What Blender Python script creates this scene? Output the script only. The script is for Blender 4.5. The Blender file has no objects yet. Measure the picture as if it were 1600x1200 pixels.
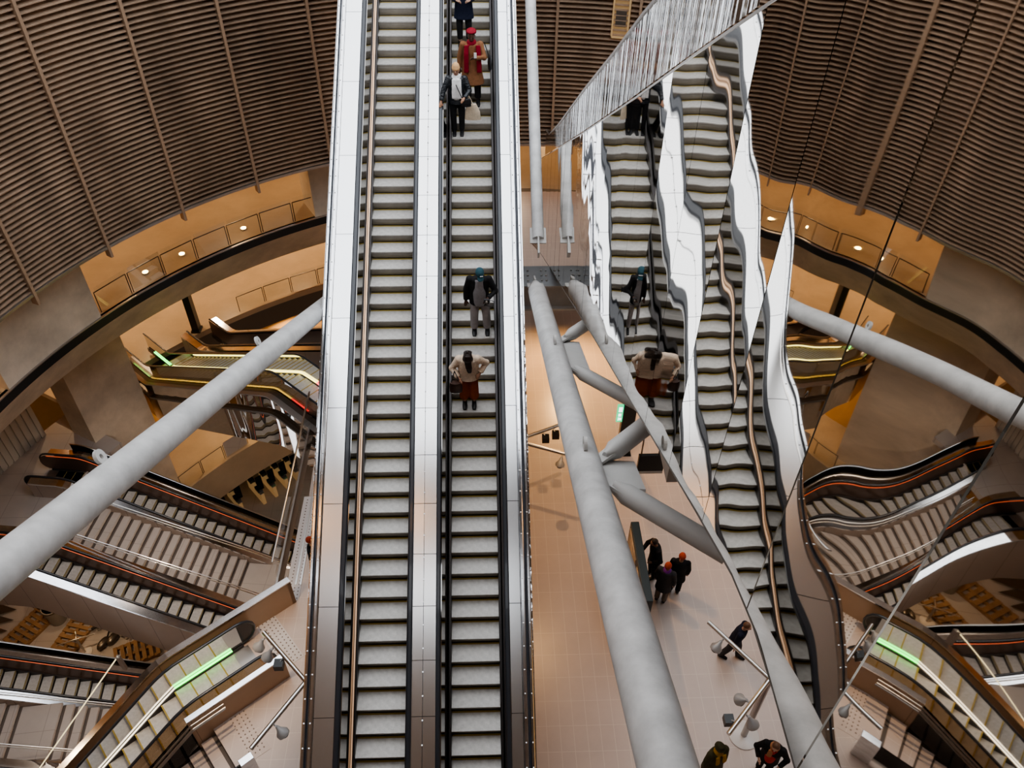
import bpy, bmesh, math, random
from mathutils import Vector, Matrix, Euler
random.seed(7)
R = math.radians
SC = bpy.context.scene
COL = SC.collection
PI = math.pi

# ------------------------------------------------------------------ camera
FPX, PITCH, YAW, ROLL = 1272.04, 43.102, 2.3173, 0.8197
CAMZ = 19.5
def cam_basis():
    cp, sp = math.cos(R(PITCH)), math.sin(R(PITCH))
    f = Vector((math.sin(R(YAW))*cp, math.cos(R(YAW))*cp, -sp))
    r = Vector((math.cos(R(YAW)), -math.sin(R(YAW)), 0))
    u = r.cross(f)
    c, s = math.cos(R(ROLL)), math.sin(R(ROLL))
    return c*r + s*u, -s*r + c*u, f
CR, CU, CF = cam_basis()
CAM = Vector((0, 0, CAMZ))
cd = bpy.data.cameras.new('camera')
cam = bpy.data.objects.new('camera', cd); COL.objects.link(cam)
cd.sensor_width = 36; cd.lens = FPX*36/1600; cd.clip_start = .05; cd.clip_end = 300
cam.matrix_world = Matrix(((CR.x, CU.x, -CF.x, 0), (CR.y, CU.y, -CF.y, 0), (CR.z, CU.z, -CF.z, CAMZ), (0, 0, 0, 1)))
SC.camera = cam
def ray(px, py): return CF + CR*((px-800)/FPX) - CU*((py-600)/FPX)
def at(px, py, z):                     # survey point: picture measurement on a level z
    d = ray(px, py); return CAM + d*((z-CAMZ)/d.z)
def at_cyl(px, py, c, rad):            # survey point on a vertical cylinder
    d = ray(px, py); a = d.x**2+d.y**2; b = -2*(d.x*c[0]+d.y*c[1]); k = c[0]**2+c[1]**2-rad**2
    t = (-b+math.sqrt(max(0, b*b-4*a*k)))/(2*a); return CAM + d*t

# ------------------------------------------------------------------ materials
def mat(name, color, rough=.6, metal=0., emit=None, es=0., noise=None, bump=None, spec=.5, coat=0.):
    """noise=(scale, amount, (sx,sy,sz)) mottles the colour; bump=(scale, strength, stretch)"""
    m = bpy.data.materials.new(name); m.use_nodes = True
    nt = m.node_tree; b = nt.nodes['Principled BSDF']
    b.inputs['Base Color'].default_value = (*color, 1); b.inputs['Roughness'].default_value = rough
    b.inputs['Metallic'].default_value = metal; b.inputs['Specular IOR Level'].default_value = spec
    if coat: b.inputs['Coat Weight'].default_value = coat
    if emit: b.inputs['Emission Color'].default_value = (*emit, 1); b.inputs['Emission Strength'].default_value = es
    def coords(st):
        tc = nt.nodes.new('ShaderNodeTexCoord'); mp = nt.nodes.new('ShaderNodeMapping')
        mp.inputs['Scale'].default_value = st; nt.links.new(tc.outputs['Object'], mp.inputs['Vector']); return mp.outputs[0]
    if noise:
        n = nt.nodes.new('ShaderNodeTexNoise'); n.inputs['Scale'].default_value = noise[0]; n.inputs['Detail'].default_value = 6
        n.inputs['Roughness'].default_value = .65
        nt.links.new(coords(noise[2] if len(noise) > 2 else (1, 1, 1)), n.inputs['Vector'])
        mr = nt.nodes.new('ShaderNodeMapRange'); mr.inputs[1].default_value = .3; mr.inputs[2].default_value = .7
        mr.inputs[3].default_value = 1-noise[1]; mr.inputs[4].default_value = 1+noise[1]
        nt.links.new(n.outputs['Fac'], mr.inputs[0])
        mx = nt.nodes.new('ShaderNodeMix'); mx.data_type = 'RGBA'; mx.blend_type = 'MULTIPLY'; mx.inputs['Factor'].default_value = 1
        mx.inputs['A'].default_value = (*color, 1); nt.links.new(mr.outputs[0], mx.inputs['B'])
        nt.links.new(mx.outputs['Result'], b.inputs['Base Color'])
    if bump:
        n = nt.nodes.new('ShaderNodeTexNoise'); n.inputs['Scale'].default_value = bump[0]; n.inputs['Detail'].default_value = 3
        nt.links.new(coords(bump[2] if len(bump) > 2 else (1, 1, 1)), n.inputs['Vector'])
        bp = nt.nodes.new('ShaderNodeBump'); bp.inputs['Strength'].default_value = bump[1]; bp.inputs['Distance'].default_value = .05
        nt.links.new(n.outputs['Fac'], bp.inputs['Height']); nt.links.new(bp.outputs[0], b.inputs['Normal'])
    return m

def glass_mat(name, tint=(.93, .95, .95), refl=1.0, rough=.0):
    m = bpy.data.materials.new(name); m.use_nodes = True; nt = m.node_tree; nt.nodes.clear()
    o = nt.nodes.new('ShaderNodeOutputMaterial'); mix = nt.nodes.new('ShaderNodeMixShader')
    tr = nt.nodes.new('ShaderNodeBsdfTransparent'); tr.inputs[0].default_value = (*tint, 1)
    gl = nt.nodes.new('ShaderNodeBsdfGlossy'); gl.inputs['Roughness'].default_value = rough
    fr = nt.nodes.new('ShaderNodeFresnel'); fr.inputs[0].default_value = 1.5
    mu = nt.nodes.new('ShaderNodeMath'); mu.operation = 'MULTIPLY'; mu.inputs[1].default_value = refl; mu.use_clamp = True
    nt.links.new(fr.outputs[0], mu.inputs[0]); nt.links.new(mu.outputs[0], mix.inputs[0])
    nt.links.new(tr.outputs[0], mix.inputs[1]); nt.links.new(gl.outputs[0], mix.inputs[2]); nt.links.new(mix.outputs[0], o.inputs[0])
    return m

def seam_metal(name, color, rough, pitch, axis, seam=.012, stretch=(30, 1, 30), metal=1.):
    """brushed metal cover with a thin dark joint every `pitch` metres along an object axis"""
    m = mat(name, color, rough, metal, noise=(3, .06, stretch))
    nt = m.node_tree; b = nt.nodes['Principled BSDF']; src = b.inputs['Base Color'].links[0].from_socket
    tc = nt.nodes.new('ShaderNodeTexCoord'); sp = nt.nodes.new('ShaderNodeSeparateXYZ'); nt.links.new(tc.outputs['Object'], sp.inputs[0])
    md = nt.nodes.new('ShaderNodeMath'); md.operation = 'FLOORED_MODULO'; md.inputs[1].default_value = pitch
    nt.links.new(sp.outputs[axis], md.inputs[0])
    lt = nt.nodes.new('ShaderNodeMath'); lt.operation = 'LESS_THAN'; lt.inputs[1].default_value = seam; nt.links.new(md.outputs[0], lt.inputs[0])
    mx = nt.nodes.new('ShaderNodeMix'); mx.data_type = 'RGBA'; mx.inputs['B'].default_value = (.12, .12, .12, 1)
    nt.links.new(lt.outputs[0], mx.inputs['Factor']); nt.links.new(src, mx.inputs['A']); nt.links.new(mx.outputs['Result'], b.inputs['Base Color'])
    return m

def tile_mat(name, color, grout, sx, sy, gap=.012, rough=.35, rot=0., noise=.07):
    m = mat(name, color, rough, noise=(.6, noise)); nt = m.node_tree; b = nt.nodes['Principled BSDF']
    src = b.inputs['Base Color'].links[0].from_socket
    tc = nt.nodes.new('ShaderNodeTexCoord'); mp = nt.nodes.new('ShaderNodeMapping'); mp.inputs['Rotation'].default_value = (0, 0, rot)
    nt.links.new(tc.outputs['Object'], mp.inputs['Vector'])
    sp = nt.nodes.new('ShaderNodeSeparateXYZ'); nt.links.new(mp.outputs[0], sp.inputs[0])
    outs = []
    for k, s in ((0, sx), (1, sy)):
        md = nt.nodes.new('ShaderNodeMath'); md.operation = 'FLOORED_MODULO'; md.inputs[1].default_value = s; nt.links.new(sp.outputs[k], md.inputs[0])
        lt = nt.nodes.new('ShaderNodeMath'); lt.operation = 'LESS_THAN'; lt.inputs[1].default_value = gap; nt.links.new(md.outputs[0], lt.inputs[0]); outs.append(lt)
    mxm = nt.nodes.new('ShaderNodeMath'); mxm.operation = 'MAXIMUM'; nt.links.new(outs[0].outputs[0], mxm.inputs[0]); nt.links.new(outs[1].outputs[0], mxm.inputs[1])
    mx = nt.nodes.new('ShaderNodeMix'); mx.data_type = 'RGBA'; mx.inputs['B'].default_value = (*grout, 1)
    nt.links.new(mxm.outputs[0], mx.inputs['Factor']); nt.links.new(src, mx.inputs['A']); nt.links.new(mx.outputs['Result'], b.inputs['Base Color'])
    return m

M = {}
M['clad'] = tile_mat('pale_cladding_panel', (.36, .31, .285), (.14, .12, .11), 50, 1.15, .02, .45)
M['led_bar'] = mat('bar_light', (1, .9, .6), .4, emit=(1, .85, .5), es=.8)
M['deck'] = seam_metal('deck_steel', (.84, .85, .86), .24, 1.87, 1)
M['deck_mid'] = seam_metal('deck_steel_mid', (.86, .86, .86), .22, .933, 1)
M['edge'] = mat('edge_steel', (.82, .83, .85), .14, 1., noise=(6, .12, (1, .4, 1)))
M['edge_wavy'] = mat('edge_polished_steel', (.85, .87, .9), .08, 1., bump=(5, .5, (1, .6, 1)))
M['groove'] = mat('groove_dark', (.05, .055, .07), .4)
M['inner'] = mat('inner_steel', (.42, .41, .40), .04, 1.)
M['rubber'] = mat('handrail_rubber', (.035, .04, .05), .28, coat=.3)
M['tread'] = mat('step_tread', (.56, .545, .52), .5, .2, noise=(9, .16, (1, 1, 1)), bump=(90, .15, (1, .05, 1)))
M['riser'] = mat('step_riser', (.31, .285, .25), .55, .1, noise=(5, .12))
M['ceiling_dark'] = mat('dark_ceiling', (.035, .025, .02), .6)
M['step_line'] = mat('step_dark_line', (.26, .21, .08), .6)
M['yellow'] = mat('step_yellow_line', (.42, .31, .07), .6)
M['skirt'] = mat('skirt_dark', (.045, .04, .04), .3, .4)
M['led_warm'] = mat('warm_skirt_light', (.85, .6, .42), .3, .6, emit=(1., .62, .38), es=.25)
M['truss'] = mat('truss_cladding', (.3, .29, .28), .35, .8)
M['tube'] = mat('painted_tube_steel', (.54, .545, .545), .42, 0., noise=(2.6, .2))
M['plate'] = mat('painted_plate_steel', (.52, .52, .51), .45, 0., noise=(3, .06))
M['girder'] = mat('grey_girder_steel', (.36, .38, .4), .5, .1, noise=(2, .1))
M['bolt'] = mat('bolt_steel', (.6, .6, .6), .3, 1.)
M['concrete'] = mat('board_marked_concrete', (.66, .58, .48), .8, noise=(.55, .22), bump=(4, .12))
M['ochre'] = mat('ochre_plaster', (.62, .37, .145), .6, noise=(.4, .15))
M['slat'] = mat('bronze_slat', (.40, .29, .21), .45, .2, noise=(.45, .4, (1, 1, .35)))
M['slat_back'] = mat('bronze_backing', (.17, .105, .06), .5, .1, noise=(.5, .75, (1.6, 1.6, .3)))  # vertical mottling paints warm reflected-light streaks into the backing colour
M['rib'] = mat('bronze_rib', (.42, .3, .21), .45, .2)
M['floor'] = tile_mat('platform_stone', (.60, .49, .43), (.70, .60, .52), .325, .62, .012, .3)
M['floor_low'] = tile_mat('lower_stone', (.46, .42, .395), (.32, .29, .27), 1.2, 1.2, .02, .5)
M['floor_warm'] = mat('gallery_floor', (.5, .4, .28), .35, noise=(.8, .1))
M['panelgrey'] = mat('ribbed_grey_panel', (.6, .57, .53), .5, .1)
M['glass'] = glass_mat('clear_glass')
M['glass_refl'] = glass_mat('reflective_glass', (.80, .79, .77), 4.2, .06)
_nt = M['glass_refl'].node_tree; _tc = _nt.nodes.new('ShaderNodeTexCoord'); _mp = _nt.nodes.new('ShaderNodeMapping'); _mp.inputs['Scale'].default_value = (1, 3.2, .12)
_nz = _nt.nodes.new('ShaderNodeTexNoise'); _nz.inputs['Scale'].default_value = 1.6; _bp = _nt.nodes.new('ShaderNodeBump'); _bp.inputs['Distance'].default_value = .02
_nt.links.new(_tc.outputs['Object'], _mp.inputs['Vector']); _nt.links.new(_mp.outputs[0], _nz.inputs['Vector']); _nt.links.new(_nz.outputs['Fac'], _bp.inputs['Height'])
for _n in _nt.nodes:
    if _n.type == 'BSDF_GLOSSY': _nt.links.new(_bp.outputs[0], _n.inputs['Normal'])
M['glass_brown'] = glass_mat('bronze_glass', (.62, .52, .42), 1.6)
M['steel'] = mat('brushed_steel', (.66, .65, .63), .28, 1.)
M['steel_dark'] = mat('dark_steel', (.16, .14, .12), .35, .8)
M['lamp_grey'] = mat('lamp_grey', (.5, .5, .5), .4, .3)
M['steel_mid'] = mat('satin_steel', (.45, .42, .4), .35, .9)
M['panel_brown'] = mat('brown_balustrade_panel', (.155, .11, .095), .3, .5)
M['plinth'] = tile_mat('beige_plinth_panel', (.50, .345, .235), (.2, .13, .08), 1.25, 50, .012, .3)
M['led_red'] = mat('red_handrail_light', (.7, .16, .08), .4, emit=(1., .2, .08), es=.35)
M['led_green'] = mat('green_light_strip', (.2, .9, .2), .4, emit=(.15, 1., .15), es=3.)
M['led_yellow'] = mat('yellow_light_strip', (.9, .85, .3), .4, emit=(1., .85, .25), es=2.5)
M['led_white'] = mat('white_light_strip', (1, .95, .85), .4, emit=(1, .86, .66), es=1.6)
M['led_pink'] = mat('red_light_strip', (1, .2, .2), .4, emit=(1, .08, .1), es=3)
M['black'] = mat('black_panel', (.012, .014, .016), .35)
M['blackblue'] = mat('dark_blue_panel', (.015, .03, .038), .4)
M['poster'] = mat('poster_paper', (.62, .48, .33), .6, noise=(2.5, .45))
M['wood'] = mat('pallet_wood', (.30, .18, .09), .8, noise=(3, .25))
M['bucket'] = mat('grey_bucket', (.25, .23, .21), .5)
M['lampglass'] = mat('spot_glass', (.7, .7, .7), .15, .6)
M['tan'] = mat('tan_lining', (.5, .36, .2), .55, emit=(.8, .5, .22), es=.12)
M['white_base'] = mat('white_marble_base', (.8, .76, .72), .3, noise=(2, .05))
M['tactile'] = mat('tactile_pale', (.68, .63, .61), .5)
M['tactile_dot'] = mat('tactile_stud', (.2, .15, .12), .5)

def mirror_mat(seed, amp):
    m = bpy.data.materials.new('mirror_steel'); m.use_nodes = True; nt = m.node_tree; b = nt.nodes['Principled BSDF']
    b.inputs['Base Color'].default_value = (.80, .765, .72, 1); b.inputs['Metallic'].default_value = 1; b.inputs['Roughness'].default_value = .015
    tc = nt.nodes.new('ShaderNodeTexCoord'); mp = nt.nodes.new('ShaderNodeMapping'); mp.inputs['Location'].default_value = (seed*3.7, seed*1.3, seed*2.1)
    mp.inputs['Scale'].default_value = (1, 1.05, .27)
    nt.links.new(tc.outputs['Object'], mp.inputs['Vector'])
    n = nt.nodes.new('ShaderNodeTexNoise'); n.inputs['Scale'].default_value = .62; n.inputs['Detail'].default_value = 1.2; n.inputs['Roughness'].default_value = .35
    nt.links.new(mp.outputs[0], n.inputs['Vector'])
    bp = nt.nodes.new('ShaderNodeBump'); bp.inputs['Strength'].default_value = 1.; bp.inputs['Distance'].default_value = amp
    nt.links.new(n.outputs['Fac'], bp.inputs['Height']); nt.links.new(bp.outputs[0], b.inputs['Normal'])
    return m

# ------------------------------------------------------------------ mesh helpers
class MB:
    def __init__(self): self.v, self.f, self.m = [], [], []
    def add(self, vs, fs, mi=0):
        b = len(self.v); self.v += [Vector(v) for v in vs]
        self.f += [tuple(b+i for i in f) for f in fs]; self.m += [mi]*len(fs); return self
    def box(self, lo, hi, mi=0, mx=None):
        x0, y0, z0 = lo; x1, y1, z1 = hi
        vs = [Vector(p) for p in ((x0,y0,z0),(x1,y0,z0),(x1,y1,z0),(x0,y1,z0),(x0,y0,z1),(x1,y0,z1),(x1,y1,z1),(x0,y1,z1))]
        if mx is not None: vs = [mx @ v for v in vs]
        return self.add(vs, [(3,2,1,0),(4,5,6,7),(0,1,5,4),(1,2,6,5),(2,3,7,6),(3,0,4,7)], mi)
    def tube(self, p0, p1, r0, r1=None, n=12, mi=0, cap=True):
        r1 = r0 if r1 is None else r1
        return self.loft([(p0, r0, r0), (p1, r1, r1)], n, mi, cap)
    def loft(self, secs, n=12, mi=0, cap=True, side=None):
        """secs: (centre, half width, half depth); sections stand square to the path"""
        ps = [Vector(s[0]) for s in secs]; b = len(self.v)
        ref = Vector(side) if side else None
        for i, s in enumerate(secs):
            t = (ps[min(i+1, len(ps)-1)] - ps[max(i-1, 0)])
            t = t.normalized() if t.length > 1e-9 else Vector((0, 0, 1))
            a = ref if ref else (Vector((1, 0, 0)) if abs(t.x) < .9 else Vector((0, 1, 0)))
            u = (a - t*a.dot(t)).normalized(); w = t.cross(u)
            for k in range(n):
                th = 2*PI*k/n; self.v.append(ps[i] + u*(s[1]*math.cos(th)) + w*(s[2]*math.sin(th)))
        for i in range(len(secs)-1):
            for k in range(n):
                self.f.append((b+i*n+k, b+i*n+(k+1) % n, b+(i+1)*n+(k+1) % n, b+(i+1)*n+k)); self.m.append(mi)
        if cap:
            self.f.append(tuple(b+k for k in reversed(range(n)))); self.m.append(mi)
            e = b+(len(secs)-1)*n; self.f.append(tuple(e+k for k in range(n))); self.m.append(mi)
        return self
    def ball(self, c, rx, ry=None, rz=None, nu=14, nv=9, mi=0, mx=None):
        ry = rx if ry is None else ry; rz = rx if rz is None else rz; b = len(self.v); c = Vector(c)
        def P(a, e): 
            v = Vector((rx*math.cos(e)*math.cos(a), ry*math.cos(e)*math.sin(a), rz*math.sin(e)))
            return c + (mx @ v if mx is not None else v)
        self.v.append(P(0, -PI/2))
        for j in range(1, nv):
            for k in range(nu): self.v.append(P(2*PI*k/nu, -PI/2+PI*j/nv))
        self.v.append(P(0, PI/2)); top = len(self.v)-1
        for k in range(nu):
            k2 = (k+1) % nu
            self.f.append((b, b+1+k2, b+1+k)); self.m.append(mi)
            for j in range(nv-2):
                q = b+1+j*nu; self.f.append((q+k, q+k2, q+nu+k2, q+nu+k)); self.m.append(mi)
            q = b+1+(nv-2)*nu; self.f.append((q+k, q+k2, top)); self.m.append(mi)
        return self
    def sweep(self, path, sec, mi=0, closed=True, cap=True):
        """path: (y,z) list; sec: (x,dz) polygon standing upright at every path point"""
        b = len(self.v); n = len(sec)
        for (y, z) in path:
            for (x, dz) in sec: self.v.append(Vector((x, y, z+dz)))
        for i in range(len(path)-1):
            for k in range(n if closed else n-1):
                self.f.append((b+i*n+k, b+i*n+(k+1) % n, b+(i+1)*n+(k+1) % n, b+(i+1)*n+k)); self.m.append(mi)
        if closed and cap:
            self.f.append(tuple(b+k for k in reversed(range(n)))); self.m.append(mi)
            e = b+(len(path)-1)*n; self.f.append(tuple(e+k for k in range(n))); self.m.append(mi)
        return self
    def prism(self, poly, z0, z1, mi=0):
        n = len(poly)
        vs = [(p[0], p[1], z0) for p in poly]+[(p[0], p[1], z1) for p in poly]
        fs = [tuple(reversed(range(n))), tuple(range(n, 2*n))]+[(k, (k+1) % n, n+(k+1) % n, n+k) for k in range(n)]
        return self.add(vs, fs, mi)
    def ring(self, c, prof, a0, a1, n, mi=0, closed=True):
        """revolve profile (r,z) about the vertical axis through c from angle a0 to a1 (degrees)"""
        b = len(self.v); k = len(prof)
        for i in range(n+1):
            a = R(a0+(a1-a0)*i/n)
            for (r, z) in prof: self.v.append(Vector((c[0]+r*math.cos(a), c[1]+r*math.sin(a), z)))
        for i in range(n):
            for j in range(k if closed else k-1):
                self.f.append((b+i*k+j, b+i*k+(j+1) % k, b+(i+1)*k+(j+1) % k, b+(i+1)*k+j)); self.m.append(mi)
        if closed and abs(a1-a0) < 359:
            self.f.append(tuple(b+j for j in range(k))); self.m.append(mi)
            e = b+n*k; self.f.append(tuple(e+j for j in reversed(range(k)))); self.m.append(mi)
        return self
    def build(self, name, mats, parent=None, smooth=False, loc=None, bevel=0):
        me = bpy.data.meshes.new(name)
        me.from_pydata(self.v, [], self.f); me.update()
        if not isinstance(mats, (list, tuple)): mats = [mats]
        for m in mats: me.materials.append(m)
        if len(mats) > 1: me.polygons.foreach_set('material_index', self.m)
        bm = bmesh.new(); bm.from_mesh(me); bmesh.ops.recalc_face_normals(bm, faces=bm.faces); bm.to_mesh(me); bm.free()
        o = bpy.data.objects.new(name, me); COL.objects.link(o)
        if parent: o.parent = parent
        if loc is not None: o.location = loc
        if smooth:
            me.polygons.foreach_set('use_smooth', [True]*len(me.polygons))
            md = o.modifiers.new('es', 'EDGE_SPLIT'); md.split_angle = R(40)
        if bevel:
            bv = o.modifiers.new('bv', 'BEVEL'); bv.width = bevel; bv.segments = 2; bv.limit_method = 'ANGLE'
        return o

def tag(o, label=None, cat=None, group=None, kind=None):
    if label: o['label'] = label
    if cat: o['category'] = cat
    if group: o['group'] = group
    if kind: o['kind'] = kind
    return o
def empty(name, loc=(0, 0, 0), rz=0.):
    o = bpy.data.objects.new(name, None); COL.objects.link(o); o.location = loc; o.rotation_euler = (0, 0, rz); o.empty_display_size = .2; return o
def thing(name, label, cat, loc=(0, 0, 0), rz=0., group=None): return tag(empty(name, loc, rz), label, cat, group)
def struct(o): o['kind'] = 'structure'; return o
KIDS = {}
def dup(root, loc, rz, label=None):
    r = root.copy(); COL.objects.link(r); r.location = loc; r.rotation_euler = (0, 0, rz)
    if label: r['label'] = label
    for ch in list(root.children):
        c = ch.copy(); COL.objects.link(c); c.parent = r
        for g in list(ch.children):
            d = g.copy(); COL.objects.link(d); d.parent = c
    return r
def link_copy(o, parent, loc):
    c = o.copy(); COL.objects.link(c); c.parent = parent; c.location = loc; return c
#@@GEOM
# ------------------------------------------------------------------ the great round shaft
LC = (.97, 15.); LR = 17.4            # louvred drum
RC = (1.96, 15.)                      # gallery rings
Z2, Z3, Z4 = -7., -13.5, -20.
LZ0, LZ1, PITCH_S = 3.3, 24.0, .185
mb = MB()
nseg = 150
for i in range(int((LZ1-LZ0)/PITCH_S)):
    z = LZ0+i*PITCH_S
    mb.ring(LC, [(LR-.10, z+.02), (LR-.10, z+.055), (LR+.05, z+.085), (LR+.05, z+.06)], 0, 360, nseg)
struct(mb.build('wall_left', M['slat']))
mb = MB(); mb.ring(LC, [(LR+.12, LZ0), (LR+.12, LZ1), (LR+.3, LZ1), (LR+.3, LZ0)], 0, 360, 120)
struct(mb.build('wall_back', M['slat_back']))
for k in range(35):
    a = R(145.9-10.35*(k-3))
    if not (60 < math.degrees(a) % 360 < 250): continue
    mx = Matrix.Translation((LC[0], LC[1], 0)) @ Matrix.Rotation(a, 4, 'Z')
    struct(MB().box((LR-.2, -.05, LZ0-.45), (LR+.08, .05, LZ1), 0, mx).build('trim_rib', M['rib']))
struct(MB().ring(LC, [(LR-.16, LZ0-.1), (LR-.16, LZ0), (LR+.3, LZ0), (LR+.3, LZ0-.1)], 0, 360, 120).build('trim_rim', M['steel_mid']))
# small lined opening in the louvres, upper centre
a = at_cyl(971, 25, LC, LR); an = math.atan2(a.y-LC[1], a.x-LC[0])
mx = Matrix.Translation((LC[0], LC[1], 0)) @ Matrix.Rotation(an, 4, 'Z')
zt, zb = at_cyl(971, -30, LC, LR).z, at_cyl(971, 56, LC, LR).z
w = MB(); 
for s in (-1, 1): w.box((LR-.16, s*.30-.03, zb), (LR+.1, s*.30+.03, zt), 0, mx)
w.box((LR-.16, -.3, zb-.06), (LR+.1, .3, zb), 0, mx); w.box((LR-.02, -.3, zb), (LR+.1, .3, zt), 1, mx)
w.box((LR-.1, -.2, zt-1.6), (LR-.02, .2, zt-1.0), 2, mx)
struct(w.build('window_1', [M['tan'], M['tan'], M['steel_dark']]))

def annulus(name, c, prof, a0, a1, n, m):
    return struct(MB().ring(c, prof, a0, a1, n).build(name, m))
G0, G1 = 19.3, 25.5
annulus('gallery_floor', RC, [(G0+.02, -.28), (G0+.02, 0), (G1, 0), (G1, -.28)], 88, 250, 90, M['floor_warm'])
annulus('trim_slab', RC, [(G0-.03, -.36), (G0-.03, -.0), (G0+.2, -.0), (G0+.2, -.36)], 100, 250, 90, M['black'])
annulus('trim_edge', RC, [(G0-.05, .0), (G0-.05, .04), (G0+.04, .04), (G0+.04, .0)], 100, 250, 90, M['steel_mid'])
annulus('gallery_beam', RC, [(G0, -.36), (G0+.02, -.34), (21.3, -.34), (21.3, -2.1), (20.45, -2.1)], 80, 250, 100, M['concrete'])
annulus('wall_gallery', RC, [(G1, -.3), (G1, 5), (G1+.3, 5), (G1+.3, -.3)], 60, 300, 90, M['ochre'])
annulus('ceiling_gallery', LC, [(LR+.3, 3.9), (LR+.3, 4.2), (27.2, 4.2), (27.2, 3.9)], 0, 360, 90, M['ochre'])
# concrete piers between gallery and louvres, and below the ring beam
def pier(name, angs, r0, r1, z0, z1):
    struct(MB().ring(RC, [(r0, z0), (r0, z1), (r1, z1), (r1, z0)], angs[0], angs[1], 6).build(name, M['concrete']))
def ang(px, py, z=None, rad=None, c=RC):
    p = at(px, py, z) if rad is None else at_cyl(px, py, c, rad)
    return math.degrees(math.atan2(p.y-c[1], p.x-c[0]))
pa = (ang(159, 496, 0), ang(75, 468, .5))
pier('pillar_upper', (pa[0], pa[0]+13.), G0+.03, G0+1.5, 0, 3.9)
pr = ang(489, 258, 3.)
pier('pillar_upper', (pr-11, pr), G0+.05, G0+1.5, 0, 3.9)
# second level
L2R = 24.
annulus('lower_gallery_floor', RC, [(L2R, Z2-.3), (L2R, Z2), (31.6, Z2), (31.6, Z2-.3)], 60, 150, 70, M['floor_warm'])
annulus('lower_gallery_beam', RC, [(L2R, Z2-1.4), (L2R, Z2-.3), (L2R+1, Z2-.3), (L2R+1, Z2-1.4)], 60, 150, 70, M['steel_dark'])
annulus('wall_lower_gallery', RC, [(31., Z2), (31., -.3), (31.3, -.3), (31.3, Z2)], 60, 153, 70, M['ochre'])
annulus('ceiling_lower', RC, [(21.4, -2.1), (21.4, -1.9), (31.4, -1.9), (31.4, -2.1)], 60, 215, 90, M['ochre'])
# left landing of the lower banks, with a ribbed grey wall
ZA = -8.
mb = MB()
for i in range(90):
    a0 = 153+i*.72
    mb.ring(RC, [(25.0, ZA), (25.0, -1.9), (25.3, -1.9), (25.3, ZA)], a0, a0+.5, 1)
    mb.ring(RC, [(25.07, ZA), (25.07, -1.9), (25.3, -1.9), (25.3, ZA)], a0+.5, a0+.72, 1)
struct(mb.build('wall_lower_left', M['panelgrey']))
annulus('lower_landing_floor', RC, [(21.6, ZA-.3), (21.6, ZA), (25.3, ZA), (25.3, ZA-.3)], 150, 225, 40, M['floor_low'])
# deep levels
annulus('deep_gallery_floor', RC, [(21.6, Z3-2.2), (21.6, Z3), (28, Z3), (28, Z3-2.2)], 95, 152, 50, M['floor_warm'])
annulus('wall_deep_gallery', RC, [(25., Z3), (25., Z2-1.4), (25.3, Z2-1.4), (25.3, Z3)], 95, 152, 50, M['ochre'])
annulus('wall_deep', RC, [(33., Z4), (33., 4), (33.4, 4), (33.4, Z4)], 0, 360, 90, M['ochre'])
struct(MB().box((-34, -20, Z4-.3), (36, 50, Z4)).build('floor_deep', M['floor_low']))
pb = (ang(241, 655, rad=22.6), ang(150, 693, rad=22.6))
pier('pillar_lower', pb, 22.6, 24., Z4, -2.1)
# central platform
PX = -5.95
_u = Vector((math.cos(R(-141.)), math.sin(R(-141.)))); _n = Vector((math.cos(R(129.)), math.sin(R(129.)))); _c = Vector((-6.33, 10.39))
def gp(x, y): q = _c+_n*x+_u*y; return (q.x, q.y)
plat = [(PX, 34), (16, 34), (16, -4), (-12, -4), gp(-2.2, 9), gp(-2.2, 1.28), gp(-.98, 1.28), gp(-.98, .0), gp(.94, .0), gp(.94, -1.95)]
struct(MB().prism(plat, -.45, 0).build('floor', M['floor']))
# ceiling above the viewing bridge (it darkens the lower half of the steel decks) with one slot of daylight
for (y0, y1) in ((-8, -1.3), (1.2, 6.6)):
    struct(MB().box((-17, y0, 23.4), (17, y1, 23.8)).build('ceiling', M['ceiling_dark']))

struct(MB().box((-10, 2.9, 23.3), (-2.6, 4.2, 23.39)).build('ceiling_light', mat('warm_ceiling_panel', (1, .7, .4), .5, emit=(1, .5, .2), es=2.2)))  # unseen glowing panel, added for the orange reflection in the decks
# ------------------------------------------------------------------ the two big escalators
E0 = Vector((0, 19.52, 9.41)); SL = math.tan(R(30)); RUN = .4; RISE = RUN*SL
Y_TOP, Y_BOT = 31.5, 3.6                                             # world y of the ends
def mp(y): return (y, E0.z+(y-E0.y)*SL)
PATH = [mp(Y_TOP), mp(3.3), (3.0, mp(3.15)[1]), (1.4, mp(3.15)[1])]
V = 1.155                                                            # perpendicular height -> upright height
def sw(parent, name, sec, m, path=PATH, smooth=False):
    return MB().sweep(path, [(x, o*V) for x, o in sec]).build(name, m, parent, smooth)
def step_mesh(w, parent, name='step'):
    b = MB()
    b.box((-w/2, .0, -.03), (w/2, RUN+.02, 0), 0)                   # tread, nose edge at y=0
    pts = [(.0, -.005), (.012, -.03), (.02, -.1), (.05, -.18), (.075, -RISE-.01)]
    for i in range(4):
        (y0, z0), (y1, z1) = pts[i], pts[i+1]
        b.add([(-w/2, y0, z0), (w/2, y0, z0), (w/2, y1, z1), (-w/2, y1, z1)], [(0, 1, 2, 3)], 1)
    b.box((-w/2, RUN-.0, -.02), (w/2, RUN+.04, .004), 2)
    return b.build(name, [M['tread'], M['riser'], M['yellow']], parent)
def rub(xc, wd, o0, o1):                                             # rounded handrail section
    h = wd/2; return [(xc-h, o0), (xc+h, o0), (xc+h, o1-.02), (xc+h*.6, o1), (xc-h*.6, o1), (xc-h, o1-.02)]
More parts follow.
